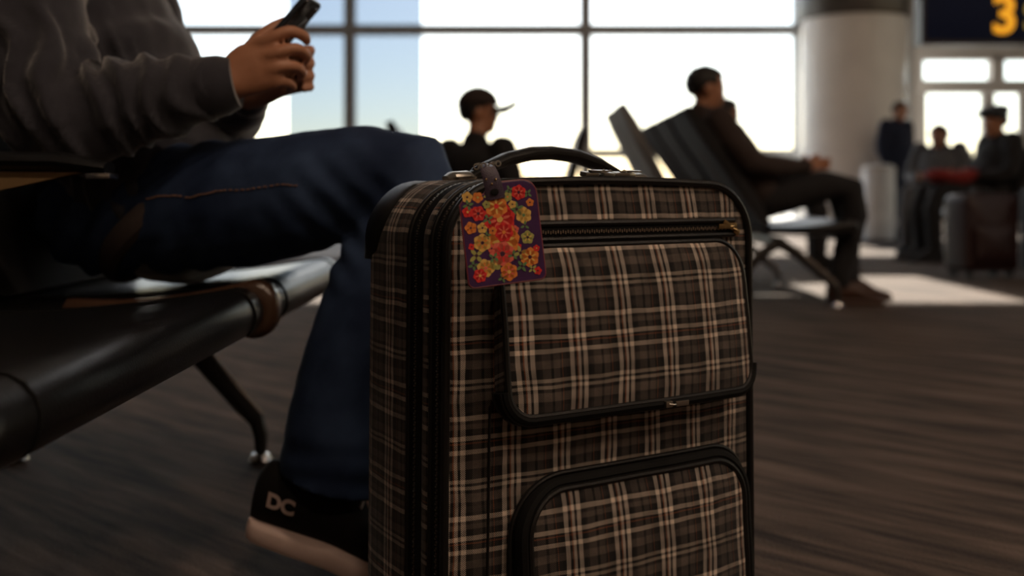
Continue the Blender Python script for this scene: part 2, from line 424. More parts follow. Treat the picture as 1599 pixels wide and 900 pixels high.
# clad column
col = empty('clad_column', (4.49, 13.1, 0), 0, 'broad pale round column beside the tall windows', 'column')
def turned(name, prof, m, parent, n=40, cap=True):
    bm = bmesh.new()
    loft(bm, [[V((r * math.cos(a), r * math.sin(a), z)) for a in (2 * math.pi * k / n for k in range(n))] for r, z in prof], cap)
    return obj(name, bm, m, parent, angle=40)
turned('shaft', [(.66, 0), (.66, 2.82)], M['column'], col); turned('collar', [(.69, 2.82), (.70, 2.85), (.70, 3.38), (.69, 3.4)], M['collar'], col)
turned('upper_shaft', [(.66, 3.4), (.66, 6.79)], M['column'], col); turned('base_ring', [(.70, .001), (.70, .12), (.665, .13)], M['collar'], col)

# unseen downlights added as warm fill, only on the right of the room
FILL_W = 66
fill_spots = [(1.0, -4.5), (4.0, -4.5), (7.0, -4.5), (2.0, -1.0), (4.6, -1.0), (7.2, -1.0)]
names = ['left rear', 'middle rear', 'right rear', 'left', 'middle', 'right']
for (x, y), nm in zip(fill_spots, names):
    e = empty('fill_downlight', (x, y, ZC), 0, 'round warm downlight added as fill, %s of the two rows overhead' % nm, 'ceiling light', 'fill downlights')
    turned('rim', [(.36, -.06), (.40, -.06), (.40, 0), (.36, 0)], M['white'], e); turned('diffuser', [(.355, -.04), (.355, -.03)], M['lamp'], e)
    ld = bpy.data.lights.new('downlight', 'AREA'); ld.shape = 'DISK'; ld.size = .7; ld.energy = FILL_W; ld.color = (1, .74, .54)
    lo = bpy.data.objects.new('downlight', ld); C.objects.link(lo); lo.parent = e; lo.location = (0, 0, -.07)

# hanging gate sign
sg = empty('gate_sign', (4.86, 8.0, 1.78), 0, 'dark navy hanging gate sign with a glowing yellow number 3', 'sign')
SX = 8.0 / FPX
boxo('panel', -1.57, 1.2, -.06, .06, 0, .62, M['signnavy'], sg, .01)
boxo('frame_edge', -1.60, 1.22, -.07, .07, -.035, 0, M['frame'], sg); boxo('frame_edge', -1.60, 1.22, -.07, .07, .62, .655, M['frame'], sg)
boxo('frame_edge', -1.60, -1.57, -.07, .07, 0, .62, M['frame'], sg); boxo('frame_edge', 1.2, 1.22, -.07, .07, 0, .62, M['frame'], sg)
for x in (-1.2, .9): boxo('hanger', x - .012, x + .012, -.012, .012, .655, ZC - 1.78, M['frame'], sg)
g = link('numeral', text_mesh('3', .42, .004, .010), M['yellow'], sg, False); g.rotation_euler = (R(90), 0, 0); g.location = ((1563 - 800) * SX - 4.86, -.064, (HOR - 28) * SX + CAM_Z - 1.78)
g = link('lettering', text_mesh('S', .32, .004, .004), M['cream'], sg, False); g.rotation_euler = (R(90), 0, 0); g.location = ((1607 - 800) * SX - 4.86, -.064, (HOR - 30) * SX + CAM_Z - 1.78)
# a door closer / camera bracket between the transom lights

# ------------------------------------------------------------------ benches
def seat_profile(depth=.48, z=.43, r=.037, drop=.03):
    P = []
    for k in range(11):                                   # front roll, from underside to top
        a = R(-110 + 200 * k / 10); P.append((-r + r * math.cos(a), z - r + r * math.sin(a)))
    for k in range(1, 8):
        t = k / 8; P.append((-r - (depth - r - .03) * t, z - drop * math.sin(t * math.pi / 2) - .006 * math.sin(t * math.pi)))
    P += [(-depth + .02, z - drop), (-depth, z - drop - .018), (-depth + .015, z - drop - .04), (-depth * .5, z - .075), (-r * 2, z - .078)]
    return P

def pad(bm, prof, y0, y1, e=.022):
    cx = sum(p[0] for p in prof) / len(prof); cz = sum(p[1] for p in prof) / len(prof)
    def ring(y, k):
        off = (1 - k)
        return [V((x + (cx - x) * off * .12 / 1 if False else x - math.copysign(min(abs(x - cx), off * .05), x - cx), y, zz - math.copysign(min(abs(zz - cz), off * .05), zz - cz))) for x, zz in prof]
    ys = [(y0, .72), (y0 + e * .12, .86), (y0 + e * .45, .96), (y0 + e, 1)] + [(y0 + e + (y1 - y0 - 2 * e) * t / 4, 1) for t in range(1, 4)] + [(y1 - e, 1), (y1 - e * .45, .96), (y1 - e * .12, .86), (y1, .72)]
    loft(bm, [ring(y, k) for y, k in ys])

def back_profile(z0=.40, top=(-.66, .98), x0=-.45, th=.055):
    a = V((x0, 0, z0)); b = V((top[0], 0, top[1])); d = (b - a).normalized(); n = V((d.z, 0, -d.x))
    P = []; L = (b - a).length
    for k in range(7):
        t = k / 6; P.append(a + d * (L * t) + n * (th * .5 + .016 * math.sin(math.pi * t) - (.01 if k in (0, 6) else 0)))
    for k in range(7):
        t = 1 - k / 6; P.append(a + d * (L * t) - n * (th * .5 - (.01 if k in (0, 6) else 0)))
    return [(p.x, p.z) for p in P]

def bench(label, loc, heading, spans, legs, arms=(), top=(-.66, .98), matpad='vinyl', seam=True, group=None, dividers=(), foot=(-.17, -.68), backmat=None):
    o = empty('airport_bench', loc, heading, label, 'bench', group)
    sp_ = seat_profile(); bp_ = back_profile(top=top)
    for y0, y1 in spans:
        bm = bmesh.new(); pad(bm, sp_, y0, y1); s = obj('seat_pad', bm, M[matpad], o, angle=50)
        if seam:
            for ys in (y0 + .07, y1 - .07):
                bm = bmesh.new(); tube(bm, [(x * 1.0 + (.001 if i < 6 else 0), ys, zz + (.0008 if i > 4 else 0)) for i, (x, zz) in enumerate(sp_[3:19])], .0014, 6); obj('seam', bm, M['tape'], s)
        bm = bmesh.new(); pad(bm, bp_, y0 + .01, y1 - .01, .03); obj('backrest', bm, M[backmat or matpad], o, angle=50)
    ya = min(s[0] for s in spans); yb = max(s[1] for s in spans)
    boxo('beam', -.43, -.36, ya + .05, yb - .05, .30, .345, M['frame'], o, .008)
    for y in arms:
        bm = bmesh.new(); tube(bm, [(-.60, y, .612), (-.45, y, .614), (-.26, y, .612), (-.195, y, .603)], [(.013, .026), (.014, .028), (.014, .028), (.009, .02)], 12, up=(0, 0, 1)); ar = obj('armrest', bm, M['vinyl'], o)
        bm = bmesh.new(); loft(bm, [[V((-.62, y + s, .60)), V((-.23, y + s, .597)), V((-.40, y + s, .575)), V((-.50, y + s, .545)), V((-.60, y + s, .50)), V((-.62, y + s, .42))] for s in (-.009, .009)]); obj('bracket', bm, M['tan'], ar, False)
        boxo('end_cap', -.222, -.188, y - .017, y + .017, .588, .596, M['chrome'], ar, .002)
    for y in dividers:
        bm = bmesh.new(); pad(bm, [(x * .5 + .018 if False else x + .012, zz + .008 * (1 if zz > .39 else -1)) for x, zz in seat_profile(.34)], y - .022, y + .022, .012); obj('seat_divider', bm, M['brown'], o, angle=50)
    for y in legs:
        fx, rx = foot
        for x, s in ((fx, 1), (rx, -1)):
            bm = bmesh.new(); bx_ = -.395
            tube(bm, [(bx_, y, .32), (bx_ + (x - bx_) * .30, y, .265), (x - .035 * s, y, .115), (x - .008 * s, y, .088), (x, y, .055), (x, y, .02)], [(.030, .015), (.026, .014), (.019, .012), (.018, .012), (.015, .012), (.012, .012)], 10)
            lg = obj('leg', bm, M['frame'], o)
            bm = bmesh.new(); tube(bm, [(bx_ + (x - bx_) * .30, y, .294), (x - .026 * s, y, .134), (x + .004 * s, y, .10)], .006, 8); obj('leg_edge', bm, M['chrome'], lg)
            bm = bmesh.new(); loft(bm, [[V((x + r * math.cos(q), y + r * math.sin(q), z)) for q in (2 * math.pi * k / 14 for k in range(14))] for r, z in ((.022, 0.001), (.024, .006), (.018, .018), (.010, .022))]); obj('glide_foot', bm, M['chrome'], lg)
    return o
BX = -.365                                                  # front edge of the near bench
bench('black vinyl waiting bench with rolled front edge in the left foreground', (BX, 0, 0), 0, [(.70, 1.485), (1.545, 2.15)], (1.02, 2.10), arms=(1.385,), dividers=(1.515,), foot=(-.165, -.68), top=(-.62, .98), backmat='black')
bench('dark reclined bench under the seated man in profile to the right', (1.72, 0, 0), 0, [(4.90, 5.42), (5.50, 6.02), (6.10, 6.62)], (4.95, 6.06), arms=(5.46, 6.06), top=(-.86, .99), foot=(-.10, -.66), seam=False, backmat='black')
bench('tall-backed bench with upholstery coloured pale as if sunlit behind the seated man', (1.58, 0, 0), 0, [(6.70, 7.22), (7.30, 7.82)], (7.26,), top=(-.84, 1.17), matpad='vinyl', backmat='sunlit_cloth', seam=False)
bench('far bench by the windows beyond the man with the phone', (-1.15, 0, 0), R(4), [(5.9, 6.4), (6.5, 7.0), (7.1, 7.6)], (6.45, 7.05), arms=(6.45, 7.05), top=(-.62, 1.0), seam=False)
bench('bench holding the person in the peaked cap', (.26, 0, 0), R(3), [(5.05, 5.55), (5.65, 6.15)], (5.6,), top=(-.62, .93), seam=False)
bench('single dark seat turned away to the left, beyond the person in the peaked cap', (-.10, 6.9, 0), R(180), [(-.5, 0)], (-.25,), top=(-.62, 1.04), seam=False, backmat='black')
bench('bench holding the person in the beret at the right edge', (3.56, 7.9, 0), R(180), [(-.58, -.04)], (-.31,), arms=(-.60,), backmat='black', top=(-.64, .92), seam=False, foot=(-.05, -.68))
bench('far grey bench between the pale bin and the person in the beret', (4.06, 8.93, 0), R(235), [(-.58, -.04), (.04, .58)], (.0,), arms=(.0,), top=(-.64, .96), matpad='slate', seam=False, foot=(-.05, -.68))

# ------------------------------------------------------------------ plaid suitcase (local: x right across the front, y into the depth, front panel at y = 0)
CW, CD, ZB, ZT = .42, .22, .045, .576
YAW = R(31)
o0 = V((-.0656, 1.02, 0))
case = empty('suitcase', o0 + Matrix.Rotation(YAW, 3, 'Z') @ V((CW / 2, CD / 2, 0)), YAW, 'brown plaid soft-sided suitcase with black trim standing in the foreground', 'suitcase')
LOCAL = V((-CW / 2, -CD / 2, 0))
def place(o): o.location = LOCAL; return o               # part meshes are modelled from the lower left front corner
K0 = rrect(0, CW, ZB, ZT, .03, .062, 10)
def contour(off=0.0, y=0.0, dome=1.0):
    """outline of the case pushed outward by off, as points at depth y"""
    n = len(K0); out = []
    for i, (x, z) in enumerate(K0):
        a = K0[i - 1]; b = K0[(i + 1) % n]
        t = V((b[0] - a[0], b[1] - a[1])).normalized()
        nx, nz = t.y, -t.x
        zz = z
        if z > .3: zz += .007 * dome * max(0, 1 - ((x - CW / 2) / (CW / 2)) ** 2) * min(1, max(0, (z - .5) / .07))
        xx = x + nx * off
        # the loaded case sags a little wider towards the bottom
        xx += (x - CW / 2) / (CW / 2) * .005 * (1 - (z - ZB) / (ZT - ZB))
        out.append(V((xx, y, zz + nz * off)))
    return out
ARC = [0.0]
for i in range(len(K0)): ARC.append(ARC[-1] + math.hypot(K0[(i + 1) % len(K0)][0] - K0[i][0], K0[(i + 1) % len(K0)][1] - K0[i][1]))

def strip(name, rings, m, uv=True):
    """closed band round the case through the given rings, with (depth, arc length) uv"""
    n = len(rings[0]); bm = bmesh.new(); lay = bm.loops.layers.uv.new('UVMap')
    vr = [[bm.verts.new(p) for p in r] for r in rings]; dep = [0]
    for i in range(1, len(rings)): dep.append(dep[-1] + (rings[i][5] - rings[i - 1][5]).length)
    for i in range(len(vr) - 1):
        for j in range(n):
            f = bm.faces.new((vr[i][j], vr[i][(j + 1) % n], vr[i + 1][(j + 1) % n], vr[i + 1][j]))
            for lp, (a, b) in zip(f.loops, ((i, j), (i, j + 1), (i + 1, j + 1), (i + 1, j))):
                lp[lay].uv = (rings[0][5].y + dep[a], ARC[b])
    return place(obj(name, bm, m, case, angle=60))
# plaid side walls, rear edge rolled in and closed by the back panel
back_rings = [contour(-.001, .085), contour(.003, .10), contour(.004, .13), contour(.004, .165), contour(.002, .19), contour(-.003, .206), contour(-.012, .216), contour(-.03, .221)]
strip('side_wall', back_rings, M['plaid'])
bm = bmesh.new(); r = contour(-.03, .221); vv = [bm.verts.new(p) for p in r]; c = bm.verts.new((CW / 2, .224, .3))
for j in range(len(vv)): bm.faces.new((vv[j], vv[(j + 1) % len(vv)], c))
place(obj('back_panel', bm, M['tape'], case))
strip('expansion_panel', [contour(-.002, .031), contour(.003, .037), contour(.0035, .045), contour(.002, .052), contour(-.002, .056)], M['plaid'])
def band(name, y0, y1, lift=.0):
    return strip(name, [contour(-.004, y0), contour(lift, y0 + .001), contour(lift + .001, (y0 + y1) / 2 - .004), contour(-.0015, (y0 + y1) / 2 - .002), contour(-.0015, (y0 + y1) / 2 + .002), contour(lift + .001, (y0 + y1) / 2 + .004), contour(lift, y1 - .001), contour(-.004, y1)], M['tape'])
za = band('zipper_tape', .004, .032, .001); zb = band('zipper_tape', .055, .087, .001)
def teeth(y, parent, pitch=.0030):
    ring = contour(.0008, y); bm = bmesh.new(); n = len(ring); acc = 0; k = 0
    for j in range(n):
        a, b = ring[j], ring[(j + 1) % n]; L_ = (b - a).length
        while acc <= L_:
            p = a + (b - a) * (acc / L_); t = (b - a).normalized(); nn = V((t.z, 0, -t.x)); w = V((0, 1, 0)); s = .0009 if k % 2 else -.0009
            q = p + w * s
            vs8 = [bm.verts.new(q + t * (i * .0009) + w * (jj * .0016) + nn * (kk * .0011)) for i in (-1, 1) for jj in (-1, 1) for kk in (-1, 1)]
            for f in ((0, 1, 3, 2), (4, 6, 7, 5), (0, 4, 5, 1), (2, 3, 7, 6), (1, 5, 7, 3)): bm.faces.new([vs8[i] for i in f])
            acc += pitch; k += 1
        acc -= L_
    o = obj('zipper_teeth', bm, M['teeth'], parent, False); o['kind'] = 'stuff'; return o
teeth(.018, za); teeth(.071, zb)
# leather cord round both zips and the front edge
def piping(name, y, r=.004, off=.001, m='trim'):
    bm = bmesh.new(); tube(bm, contour(off, y), r, 10, closed=True, up=(0, 1, 0)); return place(obj(name, bm, M[m], case))
piping('piping', .002, .0048, .000); piping('piping', .0335, .0026, .001); piping('piping', .0885, .0028, .001)
# front panel, domed
def front_y(x, z):
    ex = min(1, abs(x - CW / 2) / (CW / 2)); ez = min(1, abs(z - .31) / .268)
    return .004 - .014 * (1 - ex ** 4) * (1 - ez ** 6)
def filled(name, outline, yfun, m, parent, steps=9, edge=None):
    """plate inside an (x, z) outline, following yfun"""
    cx = sum(p[0] for p in outline) / len(outline); cz = sum(p[1] for p in outline) / len(outline)
    bm = bmesh.new(); rows = []
    for k in range(steps):
        s = 1 - (k / steps) ** 1.3
        rows.append([bm.verts.new((cx + (x - cx) * s, yfun(cx + (x - cx) * s, cz + (z - cz) * s, s), cz + (z - cz) * s)) for x, z in outline])
    if edge:
        rows.insert(0, [bm.verts.new((x, edge(x, z), z)) for x, z in outline])
    for a, b in zip(rows, rows[1:]):
        for j in range(len(a)): bm.faces.new((a[j], a[(j + 1) % len(a)], b[(j + 1) % len(a)], b[j]))
    c = bm.verts.new((cx, yfun(cx, cz, 0), cz))
    for j in range(len(outline)): bm.faces.new((rows[-1][j], rows[-1][(j + 1) % len(outline)], c))
    o = obj(name, bm, m, case, angle=70); place(o)
    set_uv(o, lambda co, n: (co.x + (co.y if abs(n.y) < .5 else 0), co.z + (.4 * co.y if abs(n.y) < .5 else 0)))
    return o
out0 = [(p.x, p.z) for p in contour(-.002)]
filled('front_panel', out0, lambda x, z, s: front_y(x, z) + .0012 * noise.noise(V((x * 16, z * 16, 3))), M['plaid'], case, 16)
# upper slot pocket zip
def fy(x, z, d): return front_y(x, z) - d
def line(z, x0, x1, d, n=24, slope=0.0): return [V((x0 + (x1 - x0) * k / n, fy(x0 + (x1 - x0) * k / n, z, d), z + slope * k / n)) for k in range(n + 1)]
bm = bmesh.new(); tube(bm, line(.5265, .065, .388, .001), [(.0085, .0022)] * 25, 10, up=(0, 0, 1)); zt_ = place(obj('slot_zipper', bm, M['tape'], case))
for z, r in ((.5355, .0036), (.5185, .0034)):
    bm = bmesh.new(); tube(bm, line(z, .062, .39, .0035), r, 8); o = obj('zipper_welt', bm, M['trim'], zt_)
bm = bmesh.new()
for k in range(100):
    x = .068 + k * .0032; y = fy(x, .5265, .0035); box(bm, x - .001, x + .001, y - .001, y + .001, .5265 - .0022 + .001 * (k % 2), .5265 + .0012 + .001 * (k % 2))
o = obj('zipper_teeth', bm, M['teeth'], zt_, False); o['kind'] = 'stuff'

def puller(name, p, m, parent, flip=1, s=1.0, ang=0.0):
    """zip slider with a pull tab; p in case coordinates"""
    e = bmesh.new(); box(e, -.006 * s, .006 * s, -.004, .002, -.0045 * s, .0045 * s, .0014); o = obj(name, e, m, parent)
    o.location = p if parent is not case else V(p) + LOCAL
    o.rotation_euler = (0, ang, 0)
    b2 = bmesh.new(); tube(b2, [(0, -.0045, .001), (flip * .004, -.0065, 0), (flip * .009, -.005, 0), (flip * .004, -.0045, -.001)], .0011, 6, closed=True); obj('loop', b2, m, o)
    b3 = bmesh.new(); box(b3, min(flip * .008, flip * .026), max(flip * .008, flip * .026), -.0062, -.0042, -.003, .003, .0008); obj('pull_tab', b3, m, o)
    return o
puller('zip_slider', (.386, fy(.386, .5265, .004), .5285), M['brass'], case, -1, .9); puller('zip_slider', (.391, fy(.386, .5265, .004), .522), M['brass'], case, -1, .8, .5)

# big middle pocket: a padded box with a gusset, zip round its lower edge
PX0, PX1, PZ0, PZ1 = .052, .392, .338, .512
pk = rrect(PX0, PX1, PZ0, PZ1, .026, .040, 7)
def pk_y(x, z, s=1):
    t = (PZ1 - z) / (PZ1 - PZ0)
    base = front_y(x, z) - (.007 + .026 * min(1, max(0, t)) ** .7)
    return base - .006 * (1 - s ** 3) + .0014 * noise.noise(V((x * 22, z * 22, 8)))
filled('middle_pocket', pk, pk_y, M['plaid'], case, 9, edge=lambda x, z: front_y(x, z) + .002)
def along(outline, off, d, i0=None, i1=None, fun=None):
    n = len(outline); P = []
    for i in range(n):
        a, b = outline[i - 1], outline[(i + 1) % n]; t = V((b[0] - a[0], b[1] - a[1])).normalized()
        x, z = outline[i][0] + t.y * off, outline[i][1] - t.x * off
        P.append(V((x, (fun(x, z) if fun else front_y(x, z)) - d, z)))
    return P
bm = bmesh.new(); tube(bm, along(pk, 0, -.001, fun=lambda x, z: pk_y(x, z)), .0034, 8, closed=True, up=(0, 1, 0)); place(obj('pocket_piping', bm, M['trim'], case))
# lower zip band of the pocket, wrapping its bottom corners
nn = len(pk); low = [i for i in range(nn) if pk[i][1] < PZ0 + .034]
start = next(i for i in low if (i - 1) % nn not in low); order = [(start + k) % nn for k in range(len(low))]
path0 = along(pk, .004, .0, fun=lambda x, z: pk_y(x, min(max(z, PZ0 + .004), PZ1)) + .010)
zp = [path0[i] for i in order]
bm = bmesh.new(); tube(bm, zp, [(.014, .0075)] * len(zp), 12, up=(0, 1, 0)); bz = place(obj('pocket_zipper', bm, M['tape'], case))
for off, dd, r in ((.0095, .004, .003), (.0075, -.008, .0030)):
    pts = [p + V((0, dd * 1.0, 0)) for p in [along(pk, off, 0, fun=lambda x, z: pk_y(x, min(max(z, PZ0 + .004), PZ1)) + .010)[i] for i in order]]
    bm = bmesh.new(); tube(bm, pts, r, 8, up=(0, 1, 0)); obj('zipper_welt', bm, M['trim'], bz)
sl = puller('zip_slider', (.250, pk_y(.25, PZ0 + .005) - .004, PZ0 - .004), M['metal'], case, 1, .8)
# lower pocket with a thick corded arch
QX0, QX1, QZ0, QZ1 = .078, .394, .070, .256
qk = rrect(QX0, QX1, QZ0, QZ1, .03, .052, 9)
def qk_y(x, z, s=1):
    t = (QZ1 - z) / (QZ1 - QZ0)
    return front_y(x, z) - (.010 + .018 * min(1, max(0, t)) ** .6) - .007 * (1 - s ** 3) + .0014 * noise.noise(V((x * 20, z * 20, 5)))
filled('lower_pocket', qk, qk_y, M['plaid'], case, 9, edge=lambda x, z: front_y(x, z) + .002)
bm = bmesh.new(); tube(bm, along(qk, .002, 0, fun=lambda x, z: qk_y(x, z) + .008), [(.012, .008)] * len(qk), 10, closed=True, up=(0, 1, 0)); place(obj('pocket_zipper', bm, M['tape'], case))
bm = bmesh.new(); tube(bm, along(qk, -.004, .001, fun=lambda x, z: qk_y(x, z)), .0036, 8, closed=True, up=(0, 1, 0)); place(obj('pocket_piping', bm, M['trim'], case))
bm = bmesh.new(); tube(bm, along(qk, .0115, .0, fun=lambda x, z: front_y(x, z) - .006), .0028, 8, closed=True, up=(0, 1, 0)); place(obj('pocket_piping', bm, M['trim'], case))
# vertical seam left of the pockets
bm = bmesh.new(); tube(bm, [V((.046 - .004 * k / 20, front_y(.046, .34 - k * .013) - .001, .345 - k * .0135)) for k in range(20)], .0015, 6); place(obj('front_seam', bm, M['trim'], case))
# moulded corner guards at the rear corners
n = len(K0)
for top_, sgn in ((True, 0), (True, 1), (False, 0), (False, 1)):
    idx = [i for i, (x, z) in enumerate(K0) if ((z > ZT - .095) if top_ else (z < ZB + .06)) and ((x > CW - .085) if sgn else (x < .085))]
    st = next(i for i in idx if (i - 1) % n not in idx); idx = [(st + k) % n for k in range(len(idx))]
    bm = bmesh.new(); rows = []
    m_ = len(idx) - 1
    prof = [(.0045, .150), (.0065, .155), (.0075, .18), (.006, .20), (.0015, .213), (-.009, .2215), (-.032, .2245)]
    for q, i in enumerate(idx):
        e_ = math.sin(math.pi * q / m_) ** .5 if 0 < q < m_ else 0
        row = []
        for off, y in prof:
            y2 = .222 - (.222 - y) * (.45 + .55 * e_)
            row.append(bm.verts.new(contour(off * (.10 + .90 * e_) if off > 0 else off, y2)[i]))
        rows.append(row)
    for a, b in zip(rows, rows[1:]):
        for j in range(len(a) - 1): bm.faces.new((a[j], a[j + 1], b[j + 1], b[j]))
    place(obj('corner_guard', bm, M['trim'], case, angle=70))
# carry handle
hv = .135
hp = [(.098, .588), (.118, .598), (.150, .610), (.185, .6175), (.215, .619), (.248, .616), (.285, .606), (.312, .595), (.328, .588)]
bm = bmesh.new(); tube(bm, [V((x, hv, z)) for x, z in hp], [(.005, .012), (.007, .014), (.0085, .016), (.009, .017), (.009, .017), (.009, .017), (.0085, .016), (.007, .014), (.005, .012)], 14, up=(0, 0, 1))
hd_ = place(obj('carry_handle', bm, M['trim'], case))
for x0, x1 in ((.066, .102), (.322, .362)):
    b2 = bmesh.new(); tube(b2, [V((x0, hv, .586)), V((x0 + .008, hv, .5875)), V((x1 - .008, hv, .589)), V((x1, hv, .587))], [(.003, .008), (.0065, .014), (.0065, .014), (.004, .012)], 12, up=(0, 0, 1)); obj('handle_mount', b2, M['metal'], hd_)
# cluster of zip sliders on top
for k, (x, y, fl, a) in enumerate(((.190, .018, 1, 0), (.213, .018, -1, .15), (.236, .02, 1, -.2), (.262, .071, -1, .1), (.232, .071, 1, 0), (.285, .071, 1, .3))):
    o = puller('zip_slider', (x, y, .588 + (.001 if y < .05 else .002)), M['metal'], case, fl, 1.5)
    o.rotation_euler = (R(-80), 0, a)
# slider on the right flank
o = puller('zip_slider', (CW + .006, .018, .385), M['trim'], case, 1, 1.0); o.rotation_euler = (0, R(78), R(90))
# feet and wheels
for x in (.06, CW - .06):
    b2 = bmesh.new(); tube(b2, [V((x - .012, .19, .026)), V((x + .012, .19, .026))], .026, 20); place(obj('wheel', b2, M['vinyl'], case))
    b2 = bmesh.new(); box(b2, x - .022, x - .014, .165, .215, .02, .056, .003); box(b2, x + .014, x + .022, .165, .215, .02, .056, .003); place(obj('wheel_housing', b2, M['trim'], case))
    b2 = bmesh.new(); box(b2, x - .02, x + .02, .03, .06, 0.001, .052, .006); place(obj('stand_foot', b2, M['trim'], case))

# ------------------------------------------------------------------ luggage tag
TW, TH = .078, .099
tg = empty('luggage_tag', (-.0095, .972, .530), 0, 'floral luggage tag with red and orange blossoms on dark purple, hanging from the suitcase', 'luggage tag')
tg.rotation_euler = (R(-3), R(-6), R(16))
tag_bg = mat('tag_purple', (.055, .016, .085), .35, var=.4, scale=80, coat=.25)
sh = [(-TW / 2, TH / 2 - .004), (-TW / 2 + .004, TH / 2)]
def tag_outline():
    w, h = TW / 2, TH / 2; P = []
    for cx, cz, r, a0 in ((-w + .006, -h + .006, .006, 180), (w - .006, -h + .006, .006, 270), (w - .014, h - .014, .014, 0)):
        P += [(cx + r * math.cos(R(a0 + 15 * k)), cz + r * math.sin(R(a0 + 15 * k))) for k in range(7)]
    P += [(.012, h), (.012, h + .0), (-.008, h), (-.014, h - .010), (-w + .004, h - .014), (-w, h - .018)]
    return P
bm = bmesh.new(); to_ = tag_outline()
loft(bm, [[V((x * k, y, z * k)) for x, z in to_] for y, k in ((-.0010, .985), (-.0006, 1), (.0006, 1), (.0010, .985))]); obj('tag_panel', bm, tag_bg, tg, False)
cols = {k: mat('print_' + k, c, .4, var=.25, scale=300, coat=.25) for k, c in dict(red=(.80, .035, .035), orange=(.92, .26, .05), gold=(.90, .52, .13), green=(.13, .25, .10), moss=(.44, .43, .12), coral=(.92, .16, .11), dark=(.06, .015, .04)).items()}
layer = [0]
def flower(x, z, r, n, c1, c2, c3=None, rot=0.0, squash=.85):
    """one printed blossom: thin petals round a centre"""
    layer[0] = (layer[0] + 1) % 8; y = -.0012 - .00006 * layer[0]
    bm = bmesh.new(); names_ = [c1, c2, c3 or c2]
    def disc(cx, cz, ra, rb, ang, yy, mi, m=10):
        ce = bm.verts.new((cx, yy, cz)); vs_ = []
        for k in range(m):
            q = 2 * math.pi * k / m; px, pz = ra * math.cos(q) * (1 + .12 * math.cos(3 * q)), rb * math.sin(q)
            vs_.append(bm.verts.new((cx + px * math.cos(ang) - pz * math.sin(ang), yy, cz + px * math.sin(ang) + pz * math.cos(ang))))
        for k in range(m):
            f = bm.faces.new((ce, vs_[(k + 1) % m], vs_[k])); f.material_index = mi
    for k in range(n):
        a = rot + 2 * math.pi * k / n
        disc(x + math.cos(a) * r * .58, z + math.sin(a) * r * .58, r * .46, r * squash * .62, a, y, 0)
        if c3: disc(x + math.cos(a) * r * .46, z + math.sin(a) * r * .46, r * .26, r * .10, a, y - .00003, 2, 6)
    disc(x, z, r * .22, r * .22, 0, y - .00005, 1, 8)
    o = obj('printed_flower', bm, None, tg, False, recalc=False)
    for q in names_: o.data.materials.append(cols[q])
    return o
def leafset(x, z, r, n, c, rot):
    flower(x, z, r, n, c, 'dark', None, rot, .42)
S = TW / 120                                              # tag pixels -> metres
def tp(px, py): return ((px - 60) * S, (75 - py) * S)
for px, py, r, n, c1, c2, c3, rt in ((58, 54, 23, 8, 'red', 'gold', 'coral', .2), (60, 86, 24, 8, 'orange', 'dark', 'gold', .1), (56, 106, 18, 7, 'coral', 'dark', 'red', .3), (55, 34, 17, 6, 'orange', 'red', 'gold', .5), (62, 74, 14, 7, 'red', 'orange', 'coral', .6),
                                     (26, 42, 11, 6, 'red', 'dark', 'coral', 0), (27, 86, 13, 6, 'gold', 'dark', 'orange', .4), (96, 52, 12, 6, 'gold', 'green', None, .4), (98, 86, 10, 5, 'moss', 'dark', 'gold', .2), (98, 116, 14, 6, 'orange', 'dark', 'gold', .3),
                                     (28, 124, 13, 6, 'gold', 'coral', 'orange', .7), (18, 134, 10, 6, 'red', 'gold', 'coral', .1), (63, 134, 13, 6, 'orange', 'gold', 'coral', .5), (92, 17, 11, 6, 'red', 'dark', 'coral', .3), (12, 62, 9, 5, 'orange', 'dark', None, .5), (30, 64, 8, 5, 'gold', 'dark', None, .2),
                                     (28, 18, 8, 5, 'orange', 'moss', None, .9), (12, 16, 8, 5, 'gold', 'dark', None, .1), (44, 120, 9, 5, 'moss', 'gold', None, .2), (74, 22, 7, 5, 'moss', 'orange', None, .6), (10, 38, 8, 5, 'red', 'gold', None, .3), (40, 96, 6, 5, 'coral', 'dark', None, .3), (45, 70, 6, 5, 'orange', 'dark', None, .1),
                                     (82, 98, 5, 5, 'red', 'dark', None, .4), (80, 72, 6, 5, 'coral', 'dark', None, .2), (108, 34, 6, 5, 'orange', 'dark', None, .3), (110, 104, 5, 5, 'red', 'gold', None, .2), (10, 90, 5, 4, 'red', 'dark', None, .4), (108, 138, 6, 5, 'red', 'dark', None, 0), (80, 34, 6, 5, 'gold', 'dark', None, .5), (40, 30, 6, 5, 'moss', 'dark', None, .4)):
    x, z = tp(px, py); flower(x, z, r * S, n, c1, c2, c3, rt)
for px, py, r, n, c, rt in ((86, 42, 11, 5, 'green', .3), (16, 104, 12, 4, 'moss', .6), (84, 108, 11, 4, 'moss', .2), (40, 52, 8, 4, 'green', .4), (42, 110, 8, 4, 'green', .9), (84, 128, 9, 4, 'green', .5), (12, 28, 8, 4, 'green', .2), (72, 110, 8, 3, 'green', 1.2), (10, 118, 8, 4, 'green', .1), (96, 68, 7, 3, 'green', 1.4), (78, 12, 7, 4, 'green', .3), (106, 20, 7, 4, 'green', .8), (44, 16, 7, 4, 'moss', .4), (52, 142, 7, 4, 'green', .3), (100, 134, 7, 4, 'moss', .6), (36, 76, 6, 4, 'green', .2)):
    x, z = tp(px, py); leafset(x, z, r * S, n, c, rt)
bm = bmesh.new(); tube(bm, [V((x, 0, z)) for x, z in to_], .0011, 6, closed=True, up=(0, 1, 0)); obj('edge_binding', bm, mat('tag_edge', (.20, .035, .05), .5), tg)
